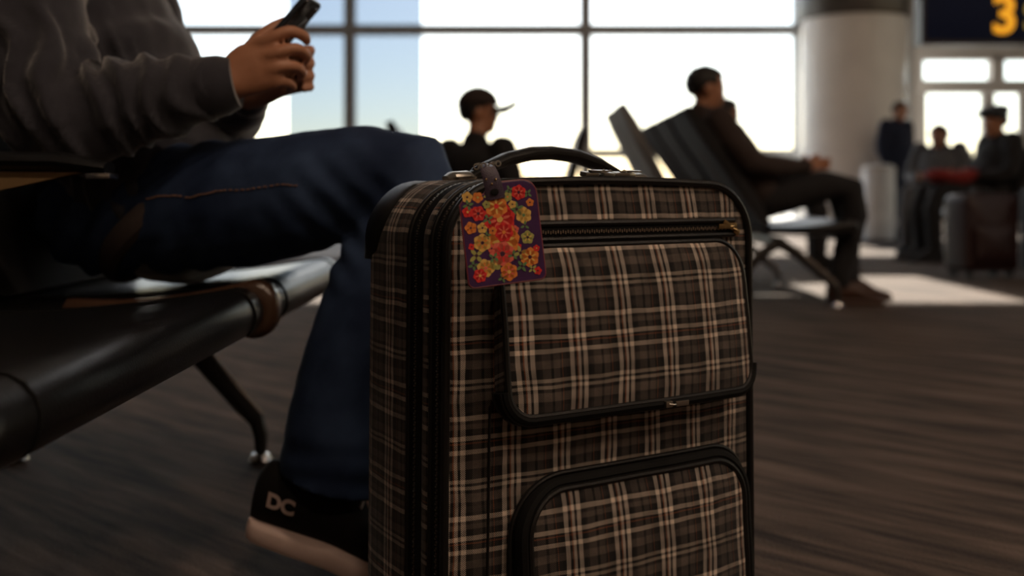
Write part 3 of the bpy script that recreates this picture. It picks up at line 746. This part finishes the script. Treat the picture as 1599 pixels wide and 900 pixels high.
# strap with slot, rivets, and the little ring that ties it to the handle
SXc = -.005
bm = bmesh.new(); tube(bm, [V((SXc + .002, -.0016, TH / 2 - .016)), V((SXc + .001, -.0024, TH / 2 - .004)), V((SXc - .001, -.003, TH / 2 + .008)), V((SXc - .002, .000, TH / 2 + .015)), V((SXc - .003, .010, TH / 2 + .019)), V((SXc - .006, .030, TH / 2 + .017))], [(.0098, .0014), (.0092, .0014), (.0085, .0014), (.008, .0014), (.007, .0014), (.006, .0014)], 10, up=(1, 0, 0)); stp = obj('strap', bm, mat('plum_strap', (.045, .028, .050), .4, bump=.3, bscale=900), tg)
bm = bmesh.new(); ellipsoid(bm, (SXc + .001, -.0042, TH / 2 - .009), (.0044, .0006, .0034), u=14, v=8); obj('slot', bm, M['tape'], stp)
for x, z in ((-.006, .004), (.0035, .003), (-.001, -.001)):
    bm = bmesh.new(); ellipsoid(bm, (SXc + x, -.0044, TH / 2 + z), (.0012, .0007, .0012), u=8, v=6); obj('rivet', bm, M['brass'], stp)
for k in range(7):
    a = k / 6; bm = bmesh.new(); c = V((SXc - .013 + .022 * a, .001 + .002 * (k % 2), TH / 2 + .0175 + .0022 * math.sin(a * 9)))
    tube(bm, [c + V((.0026 * math.cos(q), .0026 * math.sin(q) * (k % 2), .0026 * math.sin(q) * (1 - .6 * (k % 2)))) for q in (2 * math.pi * j / 10 for j in range(10))], .0008, 6, closed=True); obj('chain_ring', bm, M['metal'], tg)

# ------------------------------------------------------------------ people
def head_mesh(bm, c, fwd, s=1.0):
    """skull, jaw, nose, brow, lips and ears, facing fwd"""
    x = V(fwd).normalized(); y = V((0, 0, 1)).cross(x).normalized(); z = x.cross(y); rot = Matrix((x, y, z)).transposed()
    def E(p, r): ellipsoid(bm, V(c) + rot @ (V(p) * s), tuple(q * s for q in r), rot, 16, 12)
    E((-.012, 0, .03), (.098, .077, .090)); E((.022, 0, -.045), (.062, .058, .070)); E((.052, 0, -.083), (.028, .030, .026))
    E((.075, 0, .022), (.018, .046, .012)); E((.083, 0, -.008), (.014, .011, .028)); E((.094, 0, -.024), (.014, .014, .011))
    E((.080, 0, -.056), (.011, .024, .007)); E((.076, 0, -.066), (.010, .021, .007))
    for q in (-1, 1):
        E((.062, q * .040, -.022), (.022, .022, .022)); E((-.012, q * .080, -.004), (.020, .009, .032))
    return rot

def hand(bm, wr, kn, side, curl=.5, s=1.0, palm_n=None):
    """palm and five fingers; side is the direction from the little finger to the index finger"""
    wr, kn = V(wr), V(kn); d_ = (kn - wr).normalized(); sd = V(side); sd = (sd - d_ * sd.dot(d_)).normalized(); pn = V(palm_n) if palm_n else d_.cross(sd)
    limb(bm, [wr, wr + (kn - wr) * .5, kn], [(.022 * s, .026 * s), (.014 * s, .036 * s), (.012 * s, .038 * s)], 14, up=d_.cross(sd))
    for k, (o, L_) in enumerate(((.032, .072), (.011, .080), (-.011, .074), (-.031, .058))):
        b = kn + sd * (o * s) - d_ * .004; L_ *= s; a1 = curl * .9; a2 = curl * 2.0; a3 = curl * 2.8
        p1 = b + (d_ * math.cos(a1) + pn * math.sin(a1)) * L_ * .45; p2 = p1 + (d_ * math.cos(a2) + pn * math.sin(a2)) * L_ * .32; p3 = p2 + (d_ * math.cos(a3) + pn * math.sin(a3)) * L_ * .23
        limb(bm, [b - d_ * .01, p1, p2, p3], [.0095 * s, .009 * s, .0083 * s, .0070 * s], 10, sub=2)
    b = wr + (kn - wr) * .25 + sd * .024 * s
    limb(bm, [b, b + (d_ * .6 + sd * .7 + pn * .2).normalized() * .035 * s, b + (d_ * .9 + sd * .55 + pn * .45).normalized() * .066 * s], [.013 * s, .0105 * s, .008 * s], 10, sub=2)

def shoe(parent, ankle, heading, pitch=0.0, up_m='shoe', sole_m='sole', length=.29, lace=True, base_z=None, logo=False):
    """low sneaker along local +x, heel at x = 0; pitch lifts the heel about the ball of the foot"""
    hz = base_z if base_z is not None else 0.0
    B = .20
    def bend(p):
        x, y, z = p
        if x < B and pitch:
            w = min(1, (B - x) / .06); a = pitch * w
            dx, dz = x - B, z
            return V((B + dx * math.cos(a) + dz * math.sin(a) * .6, y, -dx * math.sin(a) + dz * math.cos(a)))
        return V(p)
    rot = Matrix.Rotation(heading, 3, 'Z'); org = V(ankle) - rot @ V((.065, 0, 0)); org.z = hz
    k = length / .29
    W_ = ((0, .020), (.012, .031), (.05, .037), (.11, .038), (.16, .043), (.20, .049), (.24, .046), (.27, .034), (.29, .012))
    H_ = ((0, .090), (.012, .110), (.05, .120), (.09, .128), (.13, .118), (.17, .088), (.21, .064), (.25, .052), (.275, .042), (.29, .030))
    def itp(T, x):
        for (a, b), (c, d2) in zip(T, T[1:]):
            if x <= c: return b + (d2 - b) * (x - a) / (c - a)
        return T[-1][1]
    xs = [0, .004, .012, .03, .06, .09, .12, .15, .18, .21, .235, .26, .275, .285, .29]
    def ring(x, zs):
        w = itp(W_, x); h = itp(H_, x); P = []
        for q in range(18):
            a = 2 * math.pi * q / 18; cy = math.cos(a); sz = math.sin(a)
            y = math.copysign(abs(cy) ** .75, cy) * w * (1 if sz < 0 else 1 - .35 * sz ** 2 * (1 if x > .10 else .5)); z = .022 + (h - .022) * (.5 + .5 * math.copysign(abs(sz) ** .8, sz))
            P.append(org + rot @ (bend((x, y, z)) * k))
        return P
    bm = bmesh.new(); loft(bm, [ring(x, 0) for x in xs]); u = obj('shoe', bm, M[up_m], parent, angle=70)
    bm = bmesh.new()
    def outline(z, g): return [org + rot @ (bend((x, (itp(W_, x) + g) * s_, z)) * k) for s_, rng in ((-1, xs), (1, xs[::-1])) for x in rng]
    loft(bm, [outline(.001, .002), outline(.006, .005), outline(.022, .006), outline(.028, .003)]); obj('sole', bm, M[sole_m], u, angle=60)
    if lace:
        for x in (.115, .135, .155, .175):
            w = itp(W_, x) * .55; h = itp(H_, x)
            bm = bmesh.new(); tube(bm, [org + rot @ (bend((x, y, h + .003 - abs(y) * .35)) * k) for y in (-w, -w * .5, 0, w * .5, w)], .0028, 6); obj('lace', bm, M['logo' if logo else up_m], u)
        for x, z in ((.118, .078), (.140, .068), (.163, .056)):
            if logo:
                bm = bmesh.new(); ellipsoid(bm, org + rot @ (bend((x, -itp(W_, x) * .80, z + .010)) * k), (.0035, .003, .0035), u=8, v=6); obj('eyelet', bm, M['metal'], u)
    if logo:
        me = text_mesh('DC', .027, .0007, .0012)
        for v in me.vertices:
            lx = .044 + v.co.x * 1.05 + .25 * v.co.y * 0; lz = .066 + v.co.y
            w = itp(W_, lx); y = -w * (1.0 - .06 * max(0, (lz - .06) / .03)) - .0022 + v.co.z
            v.co = org + rot @ (bend((lx, y, lz)) * k)
        link('logo_letters', me, M['logo'], u, False)
    return u

def person(label, J, cloth, voxel=.012, loc=(0, 0, 0), heading=0.0, group=None, hair='hair', hat=None, custom=None, near=False, bulk=1.0):
    """J: joints in local metres (x = facing).  One body mesh, clothes and hair are its children."""
    g = {k: V(v) for k, v in J.items()}
    up = (0, 1, 0)
    bm = bmesh.new()
    limb(bm, [g['pelvis'], g['waist'], g['chest'], g['neck']], [(.15, .10), (.135, .09), (.155, .10), (.06, .055)], 18, up=up)
    limb(bm, [g['neck'] - V((0, 0, .03)), g['neck'] + (g['head'] - g['neck']) * .5, g['head'] - V((0, 0, .04))], [.058, .052, .05], 14)
    rot = head_mesh(bm, g['head'], g['look'])
    for q in 'RL':
        limb(bm, [g['sh' + q], g['el' + q], g['wr' + q]], [.05, .040, .026], 14)
        limb(bm, [g['hip' + q], g['kn' + q], g['an' + q]], [.08, .055, .038], 14)
        f = (g['toe' + q] - g['an' + q])
        limb(bm, [g['an' + q], g['an' + q] + f * .5 - V((0, 0, .02)), g['toe' + q]], [.034, .030, .022], 10)
        if not custom: hand(bm, g['wr' + q], g['hd' + q], g.get('side' + q, V((0, 0, 1))), J.get('curl' + q, (.5,))[0] if ('curl' + q) in J else .5)
    if custom: custom(bm)
    me = remesh(bm, voxel if not near else .0038, 3 if not near else 5)
    body = link('person', me, M['skin']); body.location = loc; body.rotation_euler = (0, 0, heading)
    tag(body, label, 'person', group)
    # eyes
    for q in (-1, 1):
        b2 = bmesh.new(); ellipsoid(b2, g['head'] + rot @ V((.071, q * .031, -.001)), (.012, .012, .011), u=10, v=8); obj('eye', b2, M['eye'], body)
    # hair: a shell over the skull, open at the face
    if hair:
        b2 = bmesh.new(); ellipsoid(b2, (0, 0, 0), (.108, .088, .098), u=24, v=16)
        bmesh.ops.delete(b2, geom=[v for v in b2.verts if v.co.z < -.078 or (v.co.x > .055 and v.co.z < .045) or (v.co.x > .01 and v.co.z < -.005) or (v.co.x > -.02 and v.co.z < -.045)], context='VERTS')
        for v in b2.verts:
            v.co += v.co.normalized() * .006 * noise.noise(v.co * 40); v.co = g['head'] + rot @ (v.co + V((-.014, 0, .030)))
        ho = obj('hair', b2, M[hair], body); sd = ho.modifiers.new('s', 'SOLIDIFY'); sd.thickness = .012; sd.offset = -1
    if hat: hat(body, g, rot)
    # top
    if not near:
        bm = bmesh.new()
        limb(bm, [g['pelvis'] + (g['waist'] - g['pelvis']) * .1, g['waist'], g['chest'], g['neck'] - V((0, 0, .01))], [(.19 * bulk, .135 * bulk), (.18 * bulk, .135 * bulk), (.19 * bulk, .13 * bulk), (.075, .07)], 18, up=up)
        for q in 'RL': limb(bm, [g['sh' + q], g['el' + q], g['wr' + q] + (g['el' + q] - g['wr' + q]) * .05], [.075 * bulk, .062 * bulk, .042], 14)
        link('jacket', remesh(bm, voxel, 3, lambda p: .006 * noise.noise(p * 14) + .003 * noise.noise(p * 40)), M[cloth[0]], body)
        bm = bmesh.new(); limb(bm, [g['pelvis'] + (g['waist'] - g['pelvis']) * .25, g['pelvis'] - V((0, 0, .01))], [(.17, .115), (.17, .12)], 18, up=up)
        for q in 'RL': limb(bm, [g['hip' + q], g['kn' + q], g['an' + q] + V((0, 0, .03))], [.095, .074, .060], 14)
        link('trousers', remesh(bm, voxel, 3, lambda p: .005 * noise.noise(p * 16)), M[cloth[1]], body)
    for q in 'RL':
        f = g['toe' + q] - g['an' + q]
        if not near: shoe(body, (g['an' + q].x, g['an' + q].y, 0), math.atan2(f.y, f.x), 0, cloth[2], cloth[2], lace=False)
    return body, g, rot

def seated(rec=.15, head=(.08, .0), knee=.52, foot=.50, arms='lap', hz=0.0, spread=.11):
    """generic seated pose, pelvis over x = 0, rec = how far the torso leans back"""
    J = dict(pelvis=(0, 0, .55), waist=(-rec * .4, 0, .70), chest=(-rec * .85, 0, .88), neck=(-rec * 1.15 + .02, 0, 1.03), head=(-rec * 1.15 + head[0], 0, 1.17 + hz), look=(1, head[1], -.15))
    for q, s in (('R', -1), ('L', 1)):
        J['sh' + q] = (-rec * 1.05, s * .175, .98); J['hip' + q] = (.02, s * .09, .53); J['kn' + q] = (knee, s * spread, .56); J['an' + q] = (foot, s * spread, .10); J['toe' + q] = (foot + .15, s * spread, .04)
        if arms == 'lap': J['el' + q] = (.02 - rec * .5, s * .25, .72); J['wr' + q] = (.22, s * .10, .70); J['hd' + q] = (.29, s * .05, .71)
        if arms == 'read': J['el' + q] = (.06 - rec * .5, s * .22, .75); J['wr' + q] = (.25, s * .08, .86); J['hd' + q] = (.31, s * .05, .91)
        J['side' + q] = (0, 0, 1)
    return J

def standing():
    J = dict(pelvis=(0, 0, .90), waist=(0, 0, 1.05), chest=(-.02, 0, 1.27), neck=(0, 0, 1.43), head=(.05, 0, 1.54), look=(1, -.2, -.1))
    for q, s in (('R', -1), ('L', 1)):
        J['sh' + q] = (-.01, s * .18, 1.37); J['el' + q] = (-.02, s * .25, 1.09); J['wr' + q] = (.08, s * .22, .86); J['hd' + q] = (.11, s * .21, .78); J['side' + q] = (1, 0, 0)
        J['hip' + q] = (0, s * .09, .88); J['kn' + q] = (.02, s * .10, .48); J['an' + q] = (-.02, s * .11, .09); J['toe' + q] = (.14, s * .13, .04)
    return J

def cap(m):
    def f(body, g, rot):
        b2 = bmesh.new(); ellipsoid(b2, (0, 0, 0), (.113, .094, .10), u=20, v=14); bmesh.ops.delete(b2, geom=[v for v in b2.verts if v.co.z < .0], context='VERTS')
        for v in b2.verts: v.co = g['head'] + rot @ (v.co + V((-.012, 0, .045)))
        c = obj('cap', b2, M[m], body); sd = c.modifiers.new('s', 'SOLIDIFY'); sd.thickness = .006
        b3 = bmesh.new(); loft(b3, [[g['head'] + rot @ V((x, y, z + dz - .055 * (y / .08) ** 2)) for x, y, z in ((.07, -.080, .05), (.14, -.07, .046), (.19, -.035, .042), (.20, 0, .042), (.19, .035, .042), (.14, .07, .046), (.07, .080, .05))] for dz in (0, .03)]); obj('peak', b3, M[m], c, False)
    return f
def beret(m):
    def f(body, g, rot):
        b2 = bmesh.new(); ellipsoid(b2, (0, 0, 0), (.135, .120, .055), u=22, v=12, f=lambda p: V((p.x, p.y, p.z + .015 * noise.noise(p * 12))))
        for v in b2.verts: v.co = g['head'] + rot @ (v.co + V((.0, 0, .098)))
        c = obj('beret', b2, M[m], body)
        b3 = bmesh.new(); tube(b3, [g['head'] + rot @ V((-.012 + .104 * math.cos(q), .085 * math.sin(q), .068)) for q in (2 * math.pi * k / 20 for k in range(20))], .014, 8, closed=True); obj('band', b3, M[m], c)
    return f

# --- the man with the phone (world coordinates, he faces +x)
NJ = dict(pelvis=(-.71, 1.77, .545), waist=(-.70, 1.77, .70), chest=(-.735, 1.77, .88), neck=(-.725, 1.77, 1.04), head=(-.655, 1.77, 1.16), look=(1, -.10, -.55),
          shR=(-.765, 1.595, .985), elR=(-.675, 1.475, .675), wrR=(-.425, 1.50, .735), hdR=(-.36, 1.50, .775),
          shL=(-.755, 1.945, .985), elL=(-.64, 2.02, .69), wrL=(-.44, 1.66, .735), hdL=(-.375, 1.615, .765),
          hipR=(-.69, 1.68, .535), knR=(-.148, 1.50, .585), anR=(-.285, 1.485, .135), toeR=(-.12, 1.485, .03),
          hipL=(-.69, 1.86, .535), knL=(-.215, 1.86, .575), anL=(-.185, 1.86, .09), toeL=(-.03, 1.86, .04))
def near_hands(bm):
    # right hand, seen from its back, fingers closed round the phone
    w = V((-.425, 1.50, .735))
    limb(bm, [w, V((-.395, 1.497, .754)), V((-.362, 1.497, .764))], [(.026, .030), (.017, .041), (.013, .040)], 16, up=(0, -1, 0))
    for pts, r in (([(-.385, 1.497, .790), (-.362, 1.494, .800), (-.336, 1.500, .812), (-.318, 1.520, .808), (-.317, 1.538, .803)], .0098),
                   ([(-.375, 1.494, .770), (-.350, 1.491, .779), (-.325, 1.502, .786), (-.315, 1.524, .779), (-.322, 1.542, .772)], .0098),
                   ([(-.375, 1.494, .750), (-.351, 1.492, .756), (-.329, 1.505, .760), (-.322, 1.526, .753), (-.332, 1.544, .748)], .0092),
                   ([(-.380, 1.497, .733), (-.360, 1.497, .735), (-.342, 1.509, .737), (-.336, 1.526, .731), (-.345, 1.540, .728)], .0082)):
        limb(bm, pts, [r * 1.12, r * 1.08, r, r * .93, r * .78], 12, sub=3)
    limb(bm, [(-.410, 1.508, .766), (-.394, 1.516, .792), (-.372, 1.526, .817), (-.350, 1.538, .834)], [.017, .0135, .0115, .0085], 12, sub=3)
    # left hand steadying the far edge
    w = V((-.44, 1.66, .735))
    limb(bm, [w, V((-.405, 1.635, .752)), V((-.373, 1.613, .762))], [(.026, .030), (.017, .040), (.013, .039)], 16, up=(.6, .8, 0))
    for z, r in ((.793, .0095), (.773, .0095), (.753, .009), (.735, .008)):
        limb(bm, [(-.383, 1.622, z - .005), (-.356, 1.606, z), (-.330, 1.590, z + .003), (-.318, 1.570, z), (-.326, 1.555, z - .004)], [r * 1.1, r * 1.05, r, r * .93, r * .78], 12, sub=3)
    limb(bm, [(-.425, 1.648, .766), (-.405, 1.628, .790), (-.380, 1.60, .812), (-.360, 1.582, .828)], [.017, .0135, .0115, .0085], 12, sub=3)
man, g, hrot = person('man in charcoal hoodie and dark jeans sitting on the near bench holding a phone', NJ, None, near=True, custom=near_hands)
# hoodie
def fold(p):
    d_ = .004 * noise.noise(p * 9) + .0016 * noise.noise(p * 30)
    e = V((-.655, 1.46, .70))                             # crumpled inner elbow: ridges fanning across the sleeve
    q = p - e; r = q.length
    if p.y < 1.62 and r < .26:
        ang = math.atan2(p.z - .735, p.x + .70)
        along_ = (p.x + .70) * .93 + (p.z - .68) * .30 + .03 * noise.noise(p * 13)
        ridge = math.sin(along_ * 150 + 3 * noise.noise(p * 8))
        amp = .021 * max(0, 1 - r / .26) * (1 if p.z > .66 else .55)
        d_ += amp * (ridge if ridge > -.2 else -.2 - .4 * (ridge + .2) * 0)
    if p.y >= 1.55: d_ += .009 * math.sin((p.z * 1.0 - p.x * .6) * 48 + 4 * noise.noise(p * 6)) * max(0, 1 - abs(p.z - .72) / .28)
    return d_
bm = bmesh.new()
limb(bm, [(-.585, 1.77, .555), (-.655, 1.77, .64), (-.685, 1.77, .76), (-.745, 1.77, .90), (-.735, 1.77, 1.02)], [(.232, .150), (.222, .150), (.195, .138), (.19, .118), (.08, .075)], 22, up=(0, 1, 0))
limb(bm, [g['shR'], (-.735, 1.53, .86), g['elR'], (-.56, 1.482, .702), (-.455, 1.497, .726)], [.082, .076, .078, .064, .047], 20)
limb(bm, [g['shL'], (-.71, 1.99, .84), g['elL'], (-.54, 1.84, .71), (-.465, 1.70, .728)], [.082, .076, .076, .062, .047], 20)
# hood lying on the nape
limb(bm, [(-.66, 1.67, 1.045), (-.78, 1.69, 1.06), (-.83, 1.77, 1.06), (-.78, 1.85, 1.06), (-.66, 1.87, 1.045)], [.028, .045, .055, .045, .028], 12)
hoodie = link('hoodie', remesh(bm, .0075, 5, fold), M['hoodie'], man)
for pts in ([(-.478, 1.495, .722), (-.466, 1.496, .7245), (-.435, 1.499, .731), (-.415, 1.50, .735)], [(-.487, 1.735, .722), (-.478, 1.72, .724), (-.455, 1.684, .731), (-.445, 1.665, .734)]):
    bm = bmesh.new(); tube(bm, pts, [.046, .049, .046, .038], 22); obj('cuff', bm, M['hoodie'], hoodie)
# hem band, tilted over the lap
bm = bmesh.new(); nrm = V((.66, 0, -.75)); inp = V((.75, 0, .66)); rings = []
for t, k in ((-.018, .985), (-.012, 1.01), (.0, 1.03), (.014, 1.025), (.022, .99)):
    c = V((-.583, 1.77, .545)) + nrm * (t + .018)
    rings.append([c + inp * (math.cos(a) * .160 * k) + V((0, 1, 0)) * (math.sin(a) * .243 * k) for a in (2 * math.pi * j / 40 for j in range(40))])
loft(bm, rings); obj('hem_band', bm, M['rib'], hoodie)
# jeans
def denim_fold(p):
    d_ = .0035 * noise.noise(p * 10) + .0015 * noise.noise(p * 34)
    if p.x < -.40: d_ += .005 * math.sin((p.x * .9 - p.z * .75) * 95 + 4 * noise.noise(p * 7)) * max(0, min(1, (-.40 - p.x) / .15))
    if p.z < .24: d_ += .006 * math.sin(p.z * 150 + 3 * noise.noise(p * 11)) * max(0, 1 - p.z / .24)
    r = (p - V((-.24, 1.5, .53))).length
    if r < .14: d_ += .005 * math.sin((p.x + p.z) * 110) * (1 - r / .14)
    return d_
bm = bmesh.new(); limb(bm, [(-.70, 1.77, .60), (-.71, 1.77, .545)], [(.17, .12), (.18, .115)], 20, up=(0, 1, 0))
limb(bm, [g['hipR'], (-.43, 1.585, .552), g['knR'], (-.200, 1.492, .42), (-.245, 1.486, .29), (-.270, 1.485, .14)], [.104, .102, .078, .078, .075, .080], 22)
limb(bm, [g['hipL'], (-.43, 1.86, .552), g['knL'], (-.20, 1.86, .38), (-.19, 1.86, .25), (-.185, 1.86, .12)], [.102, .094, .078, .076, .074, .08], 22)
jm = remesh(bm, .0075, 4, denim_fold)
b2 = bmesh.new(); b2.from_mesh(jm); pn = V((.28, 0, 1)).normalized()          # trouser legs end in a clean hem
bmesh.ops.bisect_plane(b2, geom=b2.verts[:] + b2.edges[:] + b2.faces[:], plane_co=V((-.30, 1.5, .150)), plane_no=pn, clear_inner=True)
b2.to_mesh(jm); b2.free()
jeans = link('jeans', jm, M['denim'], man); sd = jeans.modifiers.new('cloth', 'SOLIDIFY'); sd.thickness = .003; sd.offset = -1
for pts in ([(-.566, 1.53, .567), (-.50, 1.512, .563), (-.43, 1.489, .572), (-.33, 1.452, .583), (-.25, 1.428, .592)],):
    for k in range(37):
        t = k / 46 * 4; i = int(t); w = t - i; a, b = V(pts[i]), V(pts[min(i + 1, 4)]); p = a + (b - a) * w; t2 = (b - a).normalized()
        if k == 0: bm = bmesh.new()
        ok_, cp, cn, fi_ = jeans.closest_point_on_mesh(p - V((0, .02, 0))); q = cp + cn * .0008
        tube(bm, [q - t2 * .0028, q + t2 * .0028], .0011, 5)
    st_ = obj('side_stitching', bm, M['thread'], jeans)
shoe(man, (-.335, 1.482, 0), R(-3), R(17), 'shoe', 'sole', .31, True, 0.0, True)
shoe(man, (g['anL'].x, g['anL'].y, 0), R(2), 0, 'shoe', 'sole', .30, True, 0.0, True)
# phone in his hands
ph = empty('smartphone', (-.358, 1.552, .813), 0, 'dark smartphone held upright in the man\'s hands', 'phone')
ph.rotation_euler = (0, R(42), R(-6))                     # local z = long axis, leaning away from his face
def slab(x0, x1, hy, hz, r=.010):
    bm = bmesh.new(); out = rrect(-hy, hy, -hz, hz, r, r, 5); loft(bm, [[V((x, y * k, z * k)) for y, z in out] for x, k in ((x0, .975), (x0 + .0012, 1), (x1 - .0012, 1), (x1, .975))]); return bm
obj('case', slab(-.0042, .0042, .036, .076), M['phone_rim'], ph, angle=50); obj('screen', slab(-.0050, -.0041, .0335, .073), M['phone'], ph, angle=50); obj('rear_glass', slab(.0041, .0048, .0345, .074), M['phone'], ph, angle=50)
obj('camera_bump', slab(.0047, .0065, .010, .010, .004), M['phone'], ph, angle=50).location = (0, .02, .055)

# --- people in the background
J = seated(.24, (.02, 0), .50, .56, 'lap', .0)
J['head'] = (-.27, 0, 1.10); J['neck'] = (-.30, 0, .985); J['chest'] = (-.20, 0, .84)
for q in 'RL': J['sh' + q] = (-.24, J['sh' + q][1], .93); J['kn' + q] = (.44, J['kn' + q][1], .585); J['an' + q] = (.50, J['an' + q][1], .10); J['toe' + q] = (.66, J['an' + q][1], .04)
J['anR'] = (.38, -.11, .10); J['toeR'] = (.54, -.11, .04)
person('seated man in dark clothes in profile on the reclined bench, legs stretched out', J, ('brownc', 'black', 'scar'), loc=(1.28, 5.16, 0))
J = seated(.18, (.06, .2), .46, .5, 'lap', -.02)
person('person behind the seated man, only a dark head showing', J, ('grey', 'black', 'black'), loc=(1.75, 7.42, 0), heading=R(-10), voxel=.014)
J = seated(.06, (.02, 0), .5, .5, 'lap', -.09); J['look'] = (.57, -.82, .02)
J['waist'] = (0, 0, .62); J['chest'] = (-.02, 0, .73); J['neck'] = (-.02, 0, .84); J['head'] = (.02, 0, .985)
for q in 'RL': J['sh' + q] = (-.02, J['sh' + q][1], .79); J['el' + q] = (-.03, J['el' + q][1], .58); J['wr' + q] = (.18, J['wr' + q][1], .64); J['hd' + q] = (.25, J['hd' + q][1], .65)
person('person in a peaked cap against the bright window behind the suitcase', J, ('black', 'black', 'black'), loc=(-.18, 5.25, 0), heading=R(55), hat=cap('brownc'), voxel=.013)
person('standing person in a navy coat beside the column', standing(), ('navy', 'navy', 'black'), loc=(4.66, 12.05, 0), heading=R(-60), voxel=.014, bulk=1.15)
J = seated(.10, (.06, 0), .50, .52, 'lap', -.03)
person('seated person in a beret and dark coat at the right edge', J, ('black', 'black', 'black'), loc=(3.93, 8.22, 0), heading=R(186), hat=beret('slate'), voxel=.012, bulk=1.15)
J = seated(.14, (.06, 0), .48, .52, 'lap', -.08)
person('small distant seated person with dark hair beside the glass door', J, ('grey', 'grey', 'black'), loc=(3.98, 9.35, 0), heading=R(232), voxel=.014)

# red knit bundle on the lap of the person in the beret
bm = bmesh.new()
for k in range(9):
    a = k * .7; ellipsoid(bm, (3.62 + .14 * math.cos(a) * (k % 3) * .5, 8.20 + .12 * math.sin(a), .67 + .018 * (k % 3)), (.10, .10, .055))
o = link('red_scarf', remesh(bm, .011, 3, lambda p: .012 * noise.noise(p * 22)), M['red']); tag(o, 'crumpled red knit scarf on the lap of the person in the beret', 'scarf')

# pale bin in front of the standing person
bn = empty('litter_bin', (4.25, 11.55, 0), 0, 'pale grey cylindrical litter bin in front of the standing person', 'bin')
turned('drum', [(.17, .02), (.18, .03), (.185, .80), (.18, .82)], M['pale'], bn); turned('lid', [(.19, .82), (.19, .86), (.13, .89), (.10, .89)], M['white'], bn); turned('plinth', [(.165, .001), (.165, .02)], M['collar'], bn)

def roller_bag(label, loc, rz, w, dpt, h, m):
    e = empty('roller_bag', loc, rz, label, 'suitcase')
    out = rrect(-w / 2, w / 2, .05, h, .03, .05, 5)
    bm = bmesh.new(); loft(bm, [[V((x * k, y, .3 + (z - .3) * k)) for x, z in out] for y, k in ((-dpt / 2, .93), (-dpt / 2 + .012, .98), (-dpt / 2 + .03, 1), (dpt / 2 - .03, 1), (dpt / 2 - .012, .98), (dpt / 2, .93))]); obj('shell', bm, M[m], e, angle=50)
    bm = bmesh.new(); loft(bm, [[V((x * k, y, .26 + (z - .26) * k)) for x, z in rrect(-w * .36, w * .36, .12, h * .62, .03, .03, 5)] for y, k in ((-dpt / 2 - .03, .94), (-dpt / 2 - .024, 1), (-dpt / 2 + .005, 1))]); obj('front_pocket', bm, M[m], e, angle=50)
    bm = bmesh.new(); tube(bm, [V((-.07, 0, h - .005)), V((-.06, 0, h + .02)), V((.06, 0, h + .02)), V((.07, 0, h - .005))], .008, 8); obj('handle', bm, M['trim'], e)
    for x in (-w / 2 + .05, w / 2 - .05):
        for y in (-dpt / 2 + .04, dpt / 2 - .04):
            bm = bmesh.new(); tube(bm, [V((x - .012, y, .026)), V((x + .012, y, .026))], .025, 14); obj('wheel', bm, M['frame'], e)
    return e
roller_bag('dark oxblood suitcase standing before the person in the beret', (3.12, 6.62, 0), R(12), .40, .24, .56, 'darkred')
roller_bag('black suitcase half out of frame at the right edge', (3.60, 6.55, 0), R(-8), .42, .25, .60, 'black')
